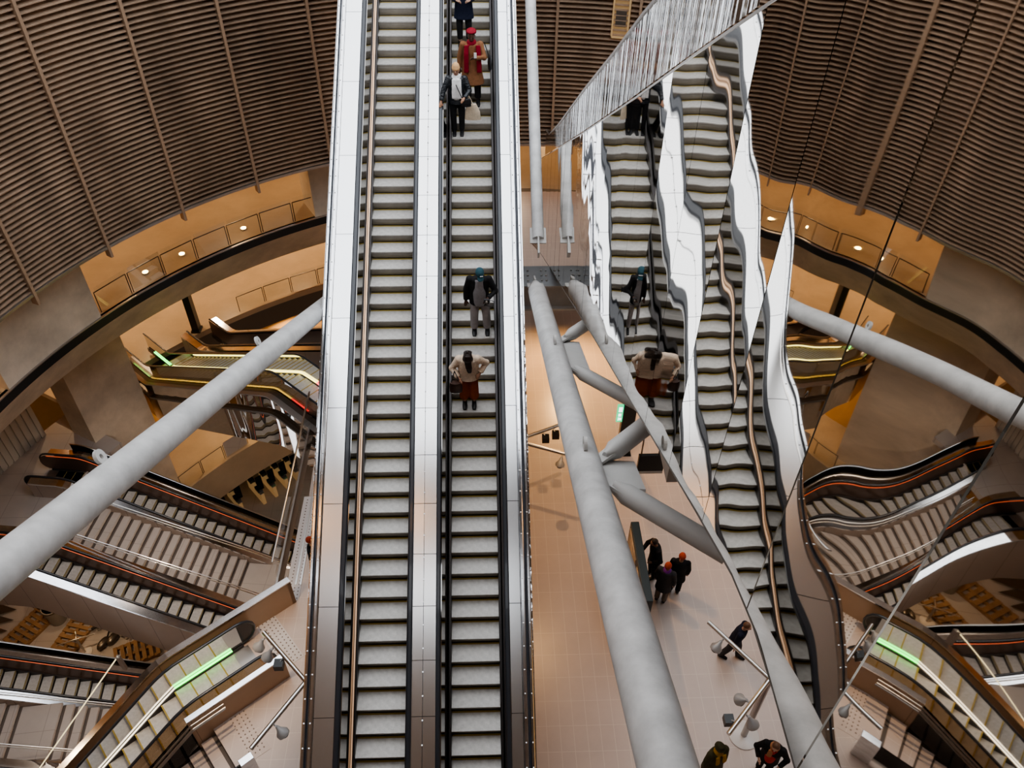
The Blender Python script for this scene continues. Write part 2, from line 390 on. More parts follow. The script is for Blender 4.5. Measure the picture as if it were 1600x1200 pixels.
# left one ------------------------------------------------------
def run_steps(root, xc, n0, n1):
    first = None
    for n in range(n0, n1):
        loc = (xc, E0.y-RUN*n, E0.z-RISE*n)
        if first is None: first = step_mesh(1.03, root); first.location = loc
        else: link_copy(first, root, loc)
EL = thing('escalator', 'left of the two long escalators, empty steps, wide white steel deck on its outer side', 'escalator')
run_steps(EL, -2.345, -28, 41)
sw(EL, 'skirt', [(-2.90, -.1), (-2.86, -.1), (-2.86, .04), (-2.90, .04)], M['skirt'])
sw(EL, 'skirt', [(-1.83, -.1), (-1.79, -.1), (-1.79, .04), (-1.83, .04)], M['skirt'])
tag(sw(EL, 'light_strip', [(-2.945, .03), (-2.918, .03), (-2.918, .055), (-2.945, .055)], M['led_warm']), 'warm glowing strip along the step edge')
sw(EL, 'inner_panel', [(-2.95, .02), (-3.045, .76), (-3.07, .76), (-2.97, .02)], M['inner'])
sw(EL, 'inner_panel', [(-1.79, .02), (-1.74, .76), (-1.72, .76), (-1.77, .02)], M['inner'])
sw(EL, 'handrail', rub(-3.12, .12, .74, .82), M['rubber'])
sw(EL, 'handrail', rub(-1.69, .10, .74, .82), M['rubber'])
sw(EL, 'outer_deck', [(-3.60, .70), (-3.60, .755), (-3.19, .755), (-3.19, .70)], M['deck'])
sw(EL, 'edge_channel', [(-3.72, .66), (-3.72, .74), (-3.69, .76), (-3.64, .76), (-3.61, .74), (-3.61, .66)], M['edge'])
sw(EL, 'edge_channel', [(-3.83, .60), (-3.83, .74), (-3.81, .76), (-3.765, .76), (-3.75, .72), (-3.75, .60)], M['edge'])
sw(EL, 'groove', [(-3.755, .6), (-3.755, .69), (-3.715, .69), (-3.715, .6)], M['groove'])
sw(EL, 'side_cladding', [(-3.86, -.75), (-3.86, .62), (-3.83, .62), (-3.83, -.75)], M['edge_wavy'])
sw(EL, 'truss', [(-3.85, -.8), (-3.85, -.72), (-1.5, -.72), (-1.5, -.8)], M['truss'])
# right one, with the broad deck between the two ------------------
ER = thing('escalator', 'right of the two long escalators, carrying five people down', 'escalator')
run_steps(ER, -.345, -28, 41)
sw(ER, 'skirt', [(-.93, -.1), (-.865, -.1), (-.865, .09), (-.91, .09)], M['skirt'])
sw(ER, 'skirt', [(.18, -.1), (.245, -.1), (.225, .09), (.18, .09)], M['skirt'])
sw(ER, 'inner_panel', [(-.93, .07), (-1.035, .76), (-1.06, .76), (-.95, .07)], M['inner'])
sw(ER, 'inner_panel', [(.24, .07), (.285, .76), (.31, .76), (.26, .07)], M['inner'])
sw(ER, 'handrail', rub(-1.10, .10, .74, .82), M['rubber'])
sw(ER, 'handrail', rub(.335, .10, .74, .82), M['rubber'])
sw(ER, 'middle_deck', [(-1.64, .70), (-1.64, .755), (-1.42, .757), (-1.42, .70)], M['deck_mid'])
sw(ER, 'middle_deck', [(-1.41, .70), (-1.41, .757), (-1.155, .755), (-1.155, .70)], M['deck_mid'])
sw(ER, 'groove', [(-1.42, .6), (-1.42, .735), (-1.41, .735), (-1.41, .6)], M['groove'])
sw(ER, 'outer_deck', [(.39, .70), (.39, .755), (.62, .755), (.62, .70)], M['deck'])
sw(ER, 'edge_channel', [(.63, .66), (.63, .74), (.65, .76), (.70, .76), (.72, .74), (.72, .66)], M['edge'])
sw(ER, 'edge_channel', [(.765, .6), (.765, .73), (.785, .76), (.83, .76), (.85, .74), (.85, .6)], M['edge'])
sw(ER, 'groove', [(.715, .6), (.715, .69), (.77, .69), (.77, .6)], M['groove'])
sw(ER, 'side_cladding', [(.85, -.75), (.85, .62), (.88, .62), (.88, -.75)], M['edge_wavy'])
sw(ER, 'truss', [(-1.49, -.8), (-1.49, -.72), (.87, -.72), (.87, -.8)], M['truss'])
for t_, xc in ((EL, -2.345), (ER, -.345)):
    MB().box((xc-.52, .9, .0), (xc+.52, 3.1, .02)).build('comb_plate', M['steel_mid'], t_)
# bolts on the edge channels and the middle deck
def bolts(root, xs, o, pitch, y0, y1):
    b = MB(); y = y0
    while y < y1:
        for x in xs:
            z = mp(y)[1]+o*V
            b.box((x-.012, y-.012, z-.01), (x+.012, y+.012, z+.012))
        y += pitch
    t = b.build('bolt_row', M['bolt'], root); t['kind'] = 'stuff'; return t
bolts(EL, (-3.665, -3.79), .76, .4, 5, 30); bolts(ER, (.675, .81, -1.415), .762, .4, 5, 30)

# ------------------------------------------------------------------ mirror clad crossing escalator
MX = 1.68
low = [(30, .15), (21.0, 5.33), (9.99, 11.2), (6.28, 13.1), (4.16, 14.2), (3.2, 14.68), (2.6, 14.86), (1.8, 14.87), (-3, 14.87)]
top = [(30, 3.4), (23.1, 7.35), (13.36, 12.94), (8.8, 15.6), (6.32, 17.08), (5.0, 17.85), (3.2, 18.9), (1.8, 19.45), (-3, 19.6)]
def lerp(tab, y):
    for (ya, za), (yb, zb) in zip(tab, tab[1:]):
        if ya >= y >= yb: return za+(zb-za)*(ya-y)/(ya-yb)
    return tab[-1][1]
AMP = (.05, .019)
MC = thing('escalator', 'crossing escalator clad in wavy mirror panels with a glass balustrade on top', 'escalator')
ys = [1.78+1.067*k for k in range(-4, 20)]
for i in range(len(ys)-1):
    y0, y1 = ys[i]+.008, ys[i+1]-.008
    yy = [y0+(y1-y0)*k/10 for k in range(11)]
    b = MB()
    tilt = random.uniform(-.004, .004)
    vs = [(MX+tilt*(k-5)/5*.5, y, lerp(low, y)) for k, y in enumerate(yy)]+[(MX+tilt*(k-5)/5*.5, y, lerp(top, y)) for k, y in enumerate(yy)]
    vs += [(v[0]+.03, v[1], v[2]) for v in vs]
    fs = [(k, k+1, 12+k, 11+k) for k in range(10)]+[(22+k, 33+k, 34+k, 23+k) for k in range(10)]
    fs += [(0, 11, 33, 22), (10, 32, 43, 21)]+[(k, 22+k, 23+k, k+1) for k in range(10)]+[(11+k, 12+k, 34+k, 33+k) for k in range(10)]
    b.add(vs, fs); b.build('mirror_panel', mirror_mat(i, AMP[0] if ys[i] < 4.0 else AMP[1]), MC)
def strip(name, tab, dz0, dz1, x0, x1, m, y0=-2.4, y1=25.5):
    yy = [y0+(y1-y0)*k/60 for k in range(61)]
    return MB().sweep([(y, lerp(tab, y)) for y in yy], [(x0, dz0), (x1, dz0), (x1, dz1), (x0, dz1)]).build(name, m, MC)
strip('bottom_trim', low, -.03, .0, MX, MX+.05, M['steel_dark'])
strip('soffit', low, .0, .04, MX+.06, 5.4, M['truss'])
strip('top_rail', top, .0, .024, MX-.004, MX+.03, M['steel'])
strip('far_side', low, .04, 4.4, 5.3, 5.4, M['truss'])
gl = [(30, 6.0), (20.1, 9.66), (17.6, 11.13), (13.4, 13.75), (10.67, 15.4), (8.9, 16.5), (7.7, 17.2), (5, 18.8), (3.2, 19.9), (-3, 20.6)]
for i in range(8):
    y0, y1 = 5.2+2.0*i, 5.2+2.0*(i+1)-.012
    vs = [(MX+.02, y0, lerp(top, y0)+.06), (MX+.02, y1, lerp(top, y1)+.06), (MX+.02, y1, lerp(gl, y1)), (MX+.02, y0, lerp(gl, y0))]
    b = MB(); b.add(vs, [(0, 1, 2, 3)]); b.build('glass_panel', M['glass_refl'], MC)
strip('handrail', gl, -.02, .02, MX+.005, MX+.035, M['steel_mid'], 5.2, 21.2)

for ya, yb, zb in ((4.5, 8.3, 11.6), (9.0, 12.6, 8.7)):          # hanger plates that take the braces
    MB().add([(x, y, z) for x in (3.05, 3.3) for (y, z) in ((ya, zb), (yb, zb), (yb, lerp(low, yb)+.02), (ya, lerp(low, ya)+.02))],
             [(0, 1, 2, 3), (7, 6, 5, 4), (0, 4, 5, 1), (1, 5, 6, 2), (2, 6, 7, 3), (3, 7, 4, 0)]).build('hanger_plate', M['plate'], MC)
# ------------------------------------------------------------------ big steel tubes
def tube_thing(name, label, p0, p1, r, taper, parts=True):
    p0, p1 = Vector(p0), Vector(p1); d = (p1-p0).normalized(); L = (p1-p0).length
    t = thing(name, label, 'steel tube', p0)
    q = d.to_track_quat('Z', 'Y'); t.rotation_mode = 'QUATERNION'; t.rotation_quaternion = q
    MB().loft([((0, 0, 0), r, r), ((0, 0, L-.7), r, r), ((0, 0, L-.1), r*taper, r*taper), ((0, 0, L), r*taper, r*taper)], 40).build('shaft', M['tube'], t, True)
    e = MB(); e.box((-.02, -.14, L), (.02, .14, L+.45)); e.box((-.2, -.02, L-.3), (.2, .02, L+.12)); e.build('end_plate', M['plate'], t)
    return t, q
def add_lug(t, p_world, q, up, hole=True):
    """ring lug standing on the tube"""
    m = Matrix.Translation(t.location) @ q.to_matrix().to_4x4()
    loc = m.inverted() @ Vector(p_world)
    b = MB(); n = 20
    side = Vector((loc.x, loc.y, 0)).normalized(); ax = Vector((0, 0, 1)); th = side.cross(ax)
    base = side*up[0]; o, i = [], []
    for k in range(n):
        a = 2*PI*k/n; o.append((math.cos(a)*.095, math.sin(a)*.095)); i.append((math.cos(a)*.032, math.sin(a)*.032))
    c = side*(up[0]+.07)+Vector((0, 0, loc.z))
    vs = []
    for s in (-.022, .022):
        vs += [c+side*y+ax*x+th*s for (x, y) in o]+[c+side*y+ax*x+th*s for (x, y) in i]
    fs = []
    for k in range(n):
        k2 = (k+1) % n
        fs += [(k, k2, n+k2, n+k), (2*n+k, 3*n+k, 3*n+k2, 2*n+k2), (k, 2*n+k, 2*n+k2, k2), (n+k, n+k2, 3*n+k2, 3*n+k)]
    b.add(vs, fs); b.build('lifting_lug', M['plate'], t)
tr0, tr1 = Vector((1.2, .6, 14.49)), Vector((1.2, 16.3, 7.57))
TR, qR = tube_thing('steel_tube', 'thick pale steel tube running down beside the mirror wall', tr0, tr1, .213, .55)
for px, py in ((912, 690), (866, 518)):
    d = ray(px, py); P = CAM + d*(1.2/d.x); add_lug(TR, P+Vector((.0, .1, .6)), qR, (.213,))
P1 = CAM + ray(30, 866)*7.7; P2 = CAM + ray(504, 481)*19.9
dl = (P2-P1)
TL, qL = tube_thing('steel_tube', 'thick pale steel tube crossing the left side in front of the galleries', P1-dl*.42, P1+dl*1.14, .213, .6)
for f, off in ((.19, Vector((-.4, -.1, .9))), (.66, Vector((-.3, -.1, .9)))):
    add_lug(TL, P1+dl*f+off, qL, (.213,))
TB, qB = tube_thing('steel_tube', 'slim grey steel tube rising along the right side of the escalators', (1.33, 30.5, 15.9), (1.3, 17.3, 8.25), .15, 1.0)
# gussets and short braces between right tube and mirror wall
def along(y): return tr0+(tr1-tr0)*((y-tr0.y)/(tr1.y-tr0.y))
def gusset(yc, half, reach):
    a, b2 = along(yc-half), along(yc+half); nrm = Vector((.98, 0, -.1)).normalized()
    b = MB(); th = Vector((0, .25, .43)).normalized()*.02
    quad = [a+nrm*.17, b2+nrm*.17, b2+nrm*reach, a+nrm*reach]
    b.add([q-th for q in quad]+[q+th for q in quad], [(0, 1, 2, 3), (7, 6, 5, 4), (0, 4, 5, 1), (1, 5, 6, 2), (2, 6, 7, 3), (3, 7, 4, 0)])
    o = b.build('gusset_plate', M['plate'])
    return o, quad
TB['label'] = TB['label']
def parent_keep(o, p):
    bpy.context.view_layer.update(); o.parent = p; o.matrix_parent_inverse = p.matrix_world.inverted()
def brace(p, q, r):
    p, q = Vector(p), Vector(q); d = (q-p).normalized()
    b = MB(); b.loft([(p+d*.12, r*.35, r), (p+d*.3, r, r), (q, r, r)], 24)
    t = Vector((0, .5, .86)); s = d.cross(t).normalized()
    b2 = MB()
    for k in (-1, 1):
        c = p+s*(r*.8*k)
    w = MB(); a0 = p-d*.12; 
    w.add([a0-s*r*.7, a0+s*r*.7, p+d*.42+s*r*.9, p+d*.42-s*r*.9]+[x+Vector((0, .02, .035)) for x in (a0-s*r*.7, a0+s*r*.7, p+d*.42+s*r*.9, p+d*.42-s*r*.9)],
          [(0, 1, 2, 3), (7, 6, 5, 4), (0, 4, 5, 1), (1, 5, 6, 2), (2, 6, 7, 3), (3, 7, 4, 0)])
    ob = b.build('brace', M['plate'], None, True); pl = w.build('end_plate', M['plate'])
    return ob, pl
for (yc, half, reach, r) in ((6.5, .36, .66, .13), (11.0, .8, .55, .12)):
    g, quad = gusset(yc, half, reach); parent_keep(g, TR)
    o1, p1 = brace(quad[1]+Vector((.0, -.08, .05)), quad[1]+Vector((1.3, .95, .25)), r)
    o2, p2 = brace(quad[0]+Vector((.0, .1, .02)), quad[0]+Vector((1.3, -.85, -.15)), r)
    for o in (o1, o2): parent_keep(o, TR)
    for o, pp in ((p1, o1), (p2, o2)): parent_keep(o, pp)
# cross girder carrying tubes and escalators
gz = 6.68
GD = thing('girder', 'bolted grey cross girder under the escalators where the tubes meet', 'girder', (0, 17.5, gz))
MB().box((-3.3, -.32, -.45), (5.3, -.26, .25)).box((-3.3, .26, -.45), (5.3, .32, .25)).build('web', M['girder'], GD)
MB().box((-3.3, -.45, .25), (5.3, .45, .3)).build('top_flange', M['girder'], GD)
MB().box((-3.3, -.45, -.5), (5.3, .45, -.45)).build('bottom_flange', M['girder'], GD)
b = MB()
for cx in (1.02, 1.5, 2.1, 2.4):
    for dx in (-.06, .06):
        for dy in (-.22, .0, .22): b.tube((cx+dx, dy, .3), (cx+dx, dy, .34), .028, n=8)
b.build('bolt', M['bolt'], GD)
#@@LOW
# ------------------------------------------------------------------ lower escalators
def pathz(y, Lh):
    return 0. if y <= 0 else (-y*SL if y <= Lh else -Lh*SL)
def smooth_path(ft, Lh, fb):
    ys_ = [-ft, -.5, -.25] + [-.0+.0] + [.25, .5] + [Lh*k/6 for k in range(1, 6)] + [Lh-.4, Lh-.2, Lh, Lh+.2] + ([Lh+fb] if fb > .2 else [])
    ys_ = sorted(set(round(v, 3) for v in ys_ if v >= -ft))
    return [(y, sum(pathz(y+d, Lh) for d in (-.3, -.15, 0, .15, .3))/5) for y in ys_]
def low_steps(root, Lh, y0, y1, w=1.0, line='step_line'):
    b = MB()
    b.box((-w/2, -RUN-.01, -.03), (w/2, 0, 0), 0)
    b.add([(-w/2, 0, -.004), (w/2, 0, -.004), (w/2, -.03, -.12), (-w/2, -.03, -.12), (w/2, -.07, -RISE-.01), (-w/2, -.07, -RISE-.01)], [(0, 1, 2, 3), (3, 2, 4, 5)], 1)
    b.box((-w/2, -.035, -.02), (w/2, .001, .004), 2)
    first = None; y = y0
    while y < y1:
        z = pathz(y-.1, Lh)
        if first is None: first = b.build('step', [M['tread'], M['riser'], M[line]], root); first.location = (0, y, z)
        else: link_copy(first, root, (0, y, z))
        y += RUN
def side_panel(path, x, th, z0, z1, m, root, name, newel=True, mi=0):
    """upright balustrade panel along the path, with round newel ends"""
    b = MB(); r = (z1-z0)/2
    top = [(y, z+z1) for y, z in path]; bot = [(y, z+z0) for y, z in path]
    if newel:
        y, z = path[0]; arc = [(y-r*math.sin(a), z+z0+r-r*math.cos(a)) for a in [PI*k/8 for k in range(1, 8)]]
    else: arc = []
    poly = top+list(reversed(bot)); n = len(top)
    for s in (x-th/2, x+th/2):
        b.add([(s, p[0], p[1]) for p in top+bot], [(k, k+1, n+k+1, n+k) for k in range(n-1)])
        if arc:
            pts = [bot[0]]+arc+[top[0]]
            b.add([(s, p[0], p[1]) for p in pts], [tuple(range(len(pts)))])
    return b.build(name, m, root)
def hand_tube(path, x, zc, rx, rz, root, m, newel_r=.4, name='handrail', both=False):
    pts = [(x, y, z+zc) for y, z in path]
    y, z = path[0]
    arc = [(x, y-newel_r*math.sin(a), z+zc-newel_r+newel_r*math.cos(a)) for a in [PI*k/8 for k in range(1, 9)]]
    allp = list(reversed(arc))+pts
    return MB().loft([(p, rx, rz) for p in allp], 10, 0, True, side=(1, 0, 0)).build(name, m, root, True)

def low_escalator(label, bend, heading, ft, Lh, fb, style, y_from, y_to, near=1, group=None, clad=1.1, led=True):
    t = thing('escalator', label, 'escalator', bend, R(heading-90), group)
    P = smooth_path(ft, Lh, fb)
    low_steps(t, Lh, y_from, y_to, 1.0, 'yellow' if style == 'glass' else 'step_line')
    for s in (-1, 1):
        MB().sweep(P, [(s*.505, -.15), (s*.56, -.15), (s*.56, .06), (s*.505, .06)]).build('skirt', M['skirt'], t)
        if style == 'solid':
            side_panel(P, s*.58, .03, .04, .86, M['panel_brown'], t, 'balustrade_panel')
            if led: MB().sweep(P, [(s*.555, .84), (s*.575, .84), (s*.575, .865), (s*.555, .865)]).build('light_strip', M['led_red'], t)
            hand_tube(P, s*.63, .93, .045, .04, t, M['rubber'])
            MB().sweep(P, [(s*.69, .80), (s*1.0, .78), (s*1.0, .86), (s*.69, .90)]).build('outer_deck', M['edge'], t)
            MB().sweep(P, [(s*.98, -(1.75 if s > 0 else clad)), (s*1.0, -(1.75 if s > 0 else clad)), (s*1.0, .78), (s*.98, .78)]).build('side_cladding', M['clad'], t)
        else:
            side_panel(P, s*.58, .016, .04, .90, M['glass_brown'], t, 'glass_balustrade')
            hand_tube(P, s*.58, .93, .04, .035, t, M['rubber'], .43)
            MB().sweep(P, [(s*.61, -.05), (s*.80, -.05), (s*.80, .07), (s*.61, .07)]).build('inner_deck', M['steel_dark'], t)
    MB().sweep(P, [(-.98, -.9), (.98, -.9), (.98, -.8), (-.98, -.8)]).build('truss', M['steel_dark'], t)
    MB().box((-.5, -ft-.1, -.02), (.5, y_from-.38, .012)).build('comb_plate', M['steel_mid'], t)
    return t, P
def W2(root_loc, heading, x, y, z=0):
    a = R(heading-90); return Vector((root_loc[0]+x*math.cos(a)-y*math.sin(a), root_loc[1]+x*math.sin(a)+y*math.cos(a), root_loc[2]+z))

M['stairdark'] = mat('stair_riser_dark', (.12, .10, .09), .6)  # colour of the painted riser shadow on the treads
def staircase(label, bend, heading, w, n, run, rise, landing, rails=True):
    t = thing('staircase', label, 'stairs', bend, R(heading-90))
    y, z = 0., 0.; b = MB(); shade_strip = b
    for k in range(n):
        d = run if k != landing else run*4
        b.box((-w/2, y, z-rise*1.6), (w/2, y+d+.02, z-rise)); shade_strip.box((-w/2, y-.005, z-rise), (w/2, y+.10, z-rise+.004), 1)  # dark strip at the tread's back paints the riser's shadow
        y += d; z -= rise
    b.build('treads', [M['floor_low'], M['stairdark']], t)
    if rails:
        for s in (-1, 1):
            for h in (.75, .95):
                MB().tube((s*(w/2-.12), -.4, h-.1), (s*(w/2-.12), y*.45, h+z*.45), .024).tube((s*(w/2-.12), y*.45, h+z*.45), (s*(w/2-.12), y, h+z), .024).build('handrail', M['steel'], t)
    return t

HA = -6.5
A2 = at(125, 752, ZA)
def bank(P0, h, names, Lh, ft, yf, yt):
    low_escalator(names[0], P0, h, ft, Lh, .3, 'solid', yf, yt)
    low_escalator(names[1], W2(P0, h, 4.15, 0), h, ft, Lh, .3, 'solid', yf, yt)
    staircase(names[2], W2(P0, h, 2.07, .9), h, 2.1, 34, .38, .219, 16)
    t = thing('glass_railing', names[3], 'railing', P0, R(h-90))
    P = smooth_path(.6, Lh, .3)
    MB().sweep(P, [(-1.12, .5), (-1.105, .5), (-1.105, 1.12), (-1.12, 1.12)]).build('glass_panel', M['glass'], t)
    MB().sweep(P, [(-1.13, 1.1), (-1.09, 1.1), (-1.09, 1.14), (-1.13, 1.14)]).build('rail', M['steel'], t)
bank(A2, HA, ('escalator with red-lit dark sides nearest the big concrete pier',
              'escalator with red-lit dark sides beside the builders\' yard, upper bank',
              'grey stair with a mid landing between two escalators, upper bank',
              'thin glass railing along the top side of the upper lower-left bank'), 18, 1.5, -.8, 12.4)
HB = 5.5
B1c = CAM + ray(100, 1078)*32.6
uB = Vector((math.cos(R(HB)), math.sin(R(HB)), -SL))
B1 = B1c - uB*8.0
bank(B1, HB, ('escalator with red-lit dark sides at the lower left, just below the yard',
              'escalator at the bottom left corner, mostly outside the picture',
              'grey stair at the bottom left corner beside a bright steel deck',
              'thin glass railing between the yard and the bottom left escalator'), 18, 1.5, 2.0, 13.2)
# green lit escalator leaving the platform
HG = -141.
uG = Vector((math.cos(R(HG)), math.sin(R(HG)), 0)); nG = Vector((math.cos(R(HG-90)), math.sin(R(HG-90)), 0))
CG = Vector((-6.33, 10.39, 0)); BG = CG+uG*1.6
EG, PG = low_escalator('glass sided escalator with a green light strip leading down from the platform', BG, HG, 1.9, 12.1, .4, 'glass', -1.2, 12.2)
MB().sweep([(-1.6, 0), (-.05, 0)], [(.515, .09), (.55, .09), (.55, .13), (.515, .13)]).build('light_strip', M['led_green'], EG)
MB().sweep([(-.05, 0)]+[p for p in PG if p[0] > 0], [(.515, .09), (.545, .09), (.545, .12), (.515, .12)]).build('light_strip', M['led_white'], EG)
MB().sweep([p for p in smooth_path(3.6, 12.1, .4)], [(.80, -1.), (.93, -1.), (.93, 1.), (.80, 1.)]).build('plinth_panel', M['plinth'], EG)
MB().sweep([p for p in smooth_path(3.6, 12.1, .4)], [(.78, .99), (.95, .99), (.95, 1.03), (.78, 1.03)]).build('plinth_cap', M['edge'], EG)
MB().sweep([(-2.4, 0), (.1, 0)], [(-.98, -.4), (-.86, -.4), (-.86, .9), (-.98, .9)]).build('plinth_panel', M['plinth'], EG)
MB().sweep([(-2.4, 0), (.1, 0)], [(-.985, .9), (-.85, .9), (-.85, .94), (-.985, .94)]).build('plinth_cap', M['edge'], EG)
MB().box((.80, -3.6, 0), (.93, -3.5, 1.0)).build('plinth_end', M['plinth'], EG)
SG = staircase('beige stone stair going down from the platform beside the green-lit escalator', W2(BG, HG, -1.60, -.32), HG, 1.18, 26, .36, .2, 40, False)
for c in SG.children:
    if c.name.startswith('treads'): c.data.materials[0] = M['floor']
t = thing('stair_railing', 'triple steel rail beside the beige stair, next to the green-lit escalator', 'railing', BG, R(HG-90))
for h, x in ((.95, -1.12), (.72, -1.12), (.95, -1.22)):
    MB().tube((x, -.75, h), (x, .05, h), .022).tube((x, .05, h), (x, 7, h-7*SL), .022).build('rail', M['steel_mid'], t)
MB().sweep([(.1, 0), (7, -7*SL)], [(-1.005, -.2), (-.99, -.2), (-.99, .88), (-1.005, .88)]).build('glass_panel', M['glass'], t)
t = thing('stair_newel', 'bright steel box with glass at the foot edge of the beige stair', 'stair post', at(384, 1186, .95)-Vector((0, 0, .95)), R(HG-90))
MB().box((-.09, -.16, 0), (.09, .16, .95)).build('post', M['edge'], t, bevel=.01)
MB().box((-.012, .16, .15), (.012, 1.2, .9)).build('glass_panel', M['glass'], t)
# two escalators climbing from the far gallery to the platform
HM = 137.
uM = Vector((math.cos(R(HM)), math.sin(R(HM)), 0)); nM = Vector((math.cos(R(HM-90)), math.sin(R(HM-90)), 0))
CM = at(485, 643, .1)+nM*.5; CM.z = 0
BM = CM + uM*1.75
EM, PM = low_escalator('mirror sided escalator with yellow, green and red light strips, rising to the platform', BM, HM, 2.6, 11.6, 2.2, 'glass', -1.4, 12.4)
for s in (-.535, .535):
    MB().sweep([(-1.7, 0), (-.8, 0)], [(s-.02, .09), (s+.02, .09), (s+.02, .13), (s-.02, .13)]).build('light_strip', M['led_pink'], EM)
    MB().sweep([(-.8, 0)]+[p for p in PM if -.2 < p[0] < 11.8], [(s-.02, .09), (s+.02, .09), (s+.02, .13), (s-.02, .13)]).build('light_strip', M['led_yellow'], EM)
    MB().sweep([(11.8, -11.6*SL), (13.2, -11.6*SL)], [(s-.02, .09), (s+.02, .09), (s+.02, .13), (s-.02, .13)]).build('light_strip', M['led_green'], EM)
mm = mirror_mat(41, .1); mm.node_tree.nodes['Principled BSDF'].inputs['Base Color'].default_value = (.6, .55, .5, 1)
MB().sweep(PM, [(-.84, -2.6), (-.80, -2.6), (-.80, .02), (-.84, .02)]).build('mirror_side', mm, EM)
MB().sweep(PM, [(-1.0, .0), (-.62, .0), (-.62, .06), (-1.0, .06)]).build('outer_deck', M['steel_mid'], EM)
EM2, PM2 = low_escalator('escalator with grooved sides behind the light strip one, foot by the black post', BM+nM*2.7-uM*.8, HM, 2.0, 11.6, 1.6, 'solid', -1.4, 12.4, led=False)

# ------------------------------------------------------------------ glass edges and railings
def gallery_rail(label, a0, a1, rad, z, name='gallery_railing'):
    L = R(abs(a1-a0))*rad; n = max(1, round(L/1.55))
    t = thing(name, label, 'railing', (RC[0], RC[1], z))
    for k in range(n):
        b0, b1 = a0+(a1-a0)*(k+.03)/n, a0+(a1-a0)*(k+.97)/n
        p0, p1 = [Vector((rad*math.cos(R(b)), rad*math.sin(R(b)), 0)) for b in (b0, b1)]
        b = MB()
        for p in (p0, p1): b.tube(p, p+Vector((0, 0, .92)), .02, n=6)
        b.tube(p0+Vector((0, 0, .92)), p1+Vector((0, 0, .92)), .022, n=6); b.build('frame', M['steel_dark'], t)
        q = [p*(1-.12/rad) for p in (p0, p1)]
        g = MB(); g.add([q[0]+Vector((0, 0, .02)), q[1]+Vector((0, 0, .02)), q[1]+Vector((0, 0, 1.2)), q[0]+Vector((0, 0, 1.2))], [(0, 1, 2, 3)])
        g.build('glass_panel', M['glass'], t)
    return t
gallery_rail('glass railing on the first concrete gallery, right of the upper pier', ang(163, 495, 0)-.3, 100, G0+.28, 0)
gallery_rail('glass railing on the first concrete gallery at the left picture edge', pa[0]+13.4, 205, G0+.28, 0)
gallery_rail('glass railing on the second gallery, behind the crossing tube', 128, 96, L2R+.25, Z2)
gallery_rail('low glass railing on the deep gallery above the ticket gates', ang(285, 765, Z3), ang(420, 672, Z3), 21.85, Z3)
t = thing('glass_railing', 'glass balustrade with thin top rail along the left edge of the platform', 'railing', (PX+.12, 12.8, 0))
for k in range(4):
    MB().add([(0, k*1.65, -.3), (0, k*1.65+1.63, -.3), (0, k*1.65+1.63, 1.08), (0, k*1.65, 1.08)], [(0, 1, 2, 3)]).build('glass_panel', M['glass'], t)
MB().tube((0, 0, 1.1), (0, 6.6, 1.1), .03).build('rail', M['steel'], t)
MB().box((-.12, -.1, -.5), (-.06, 6.7, .02)).build('edge_plate', M['steel_mid'], t)
MB().box((.42, 0, .002), (.47, 6.6, .03)).box((.55, 0, .002), (.6, 6.6, .03)).build('floor_track', M['steel'], t)
# glowing discs standing in for wall-lamp reflections on the first gallery floor
for k, (px, py) in enumerate(((235, 437), (290, 408), (382, 365))):
    p = at(px, py-6, 0); a = math.atan2(p.y-RC[1], p.x-RC[0])
    pos = Vector((RC[0]+(G0+1.0)*math.cos(a), RC[1]+(G0+1.0)*math.sin(a), 0))
    l = thing('floor_light', ('warm floor light behind the gallery railing, %s' % ('next to the upper pier', 'middle of three', 'nearest the long escalators')[k]), 'lamp', pos)
    MB().loft([((0, 0, 0), .16, .16), ((0, 0, .06), .14, .14)], 16).build('housing', M['steel'], l)
    MB().loft([((0, 0, .06), .12, .12), ((0, 0, .075), .11, .11)], 16).build('lens', mat('warm_lens', (1, .8, .4), .3, emit=(1, .62, .2), es=14), l)  # glowing top paints the reflection, no lamp stands here
# tactile strips
def tactile(label, c, rz, w, d, kind='pale'):
    t = thing('tactile_strip', label, 'tactile paving', (c[0], c[1], .002), rz)
    MB().box((-w/2, -d/2, 0), (w/2, d/2, .006)).build('plate', M['tactile'] if kind == 'pale' else M['floor'], t)
    b = MB(); nx, ny = int(w/.11), int(d/.11)
    for i in range(nx):
        for j in range(ny):
            x, y = -w/2+.06+i*.11, -d/2+.06+j*.11
            b.box((x-.016, y-.016, .006), (x+.016, y+.016, .012))
    s = b.build('studs', M['tactile_dot'], t); s['kind'] = 'stuff'
c = (at(405, 957, 0)+at(460, 1035, 0))*.5
dv = at(460, 1035, 0)-at(405, 957, 0)
tactile('pale studded tactile strip in front of the green-lit escalator', c, math.atan2(dv.y, dv.x), dv.length, .55)
c = (at(371, 1114, 0)+at(408, 1180, 0))*.5; dv = at(408, 1180, 0)-at(371, 1114, 0)
tactile('dark studded tactile strip at the top of the beige stair', c, math.atan2(dv.y, dv.x), dv.length, .5, 'dark')
c = at(466, 880, 0); tactile('long studded tactile strip along the glass edge of the platform', (c.x, c.y+.6), PI/2, 3.6, .4)
# black post
p = at_cyl(312, 528, RC, L2R+.3); p.z = Z2
t = thing('post', 'tall black post standing on the second gallery beside an escalator foot', 'post', p)
MB().box((-.17, -.2, 0), (.17, .2, 4.4)).build('shaft', M['black'], t); MB().box((-.23, -.26, 0), (.23, .26, .1)).build('base', M['black'], t)

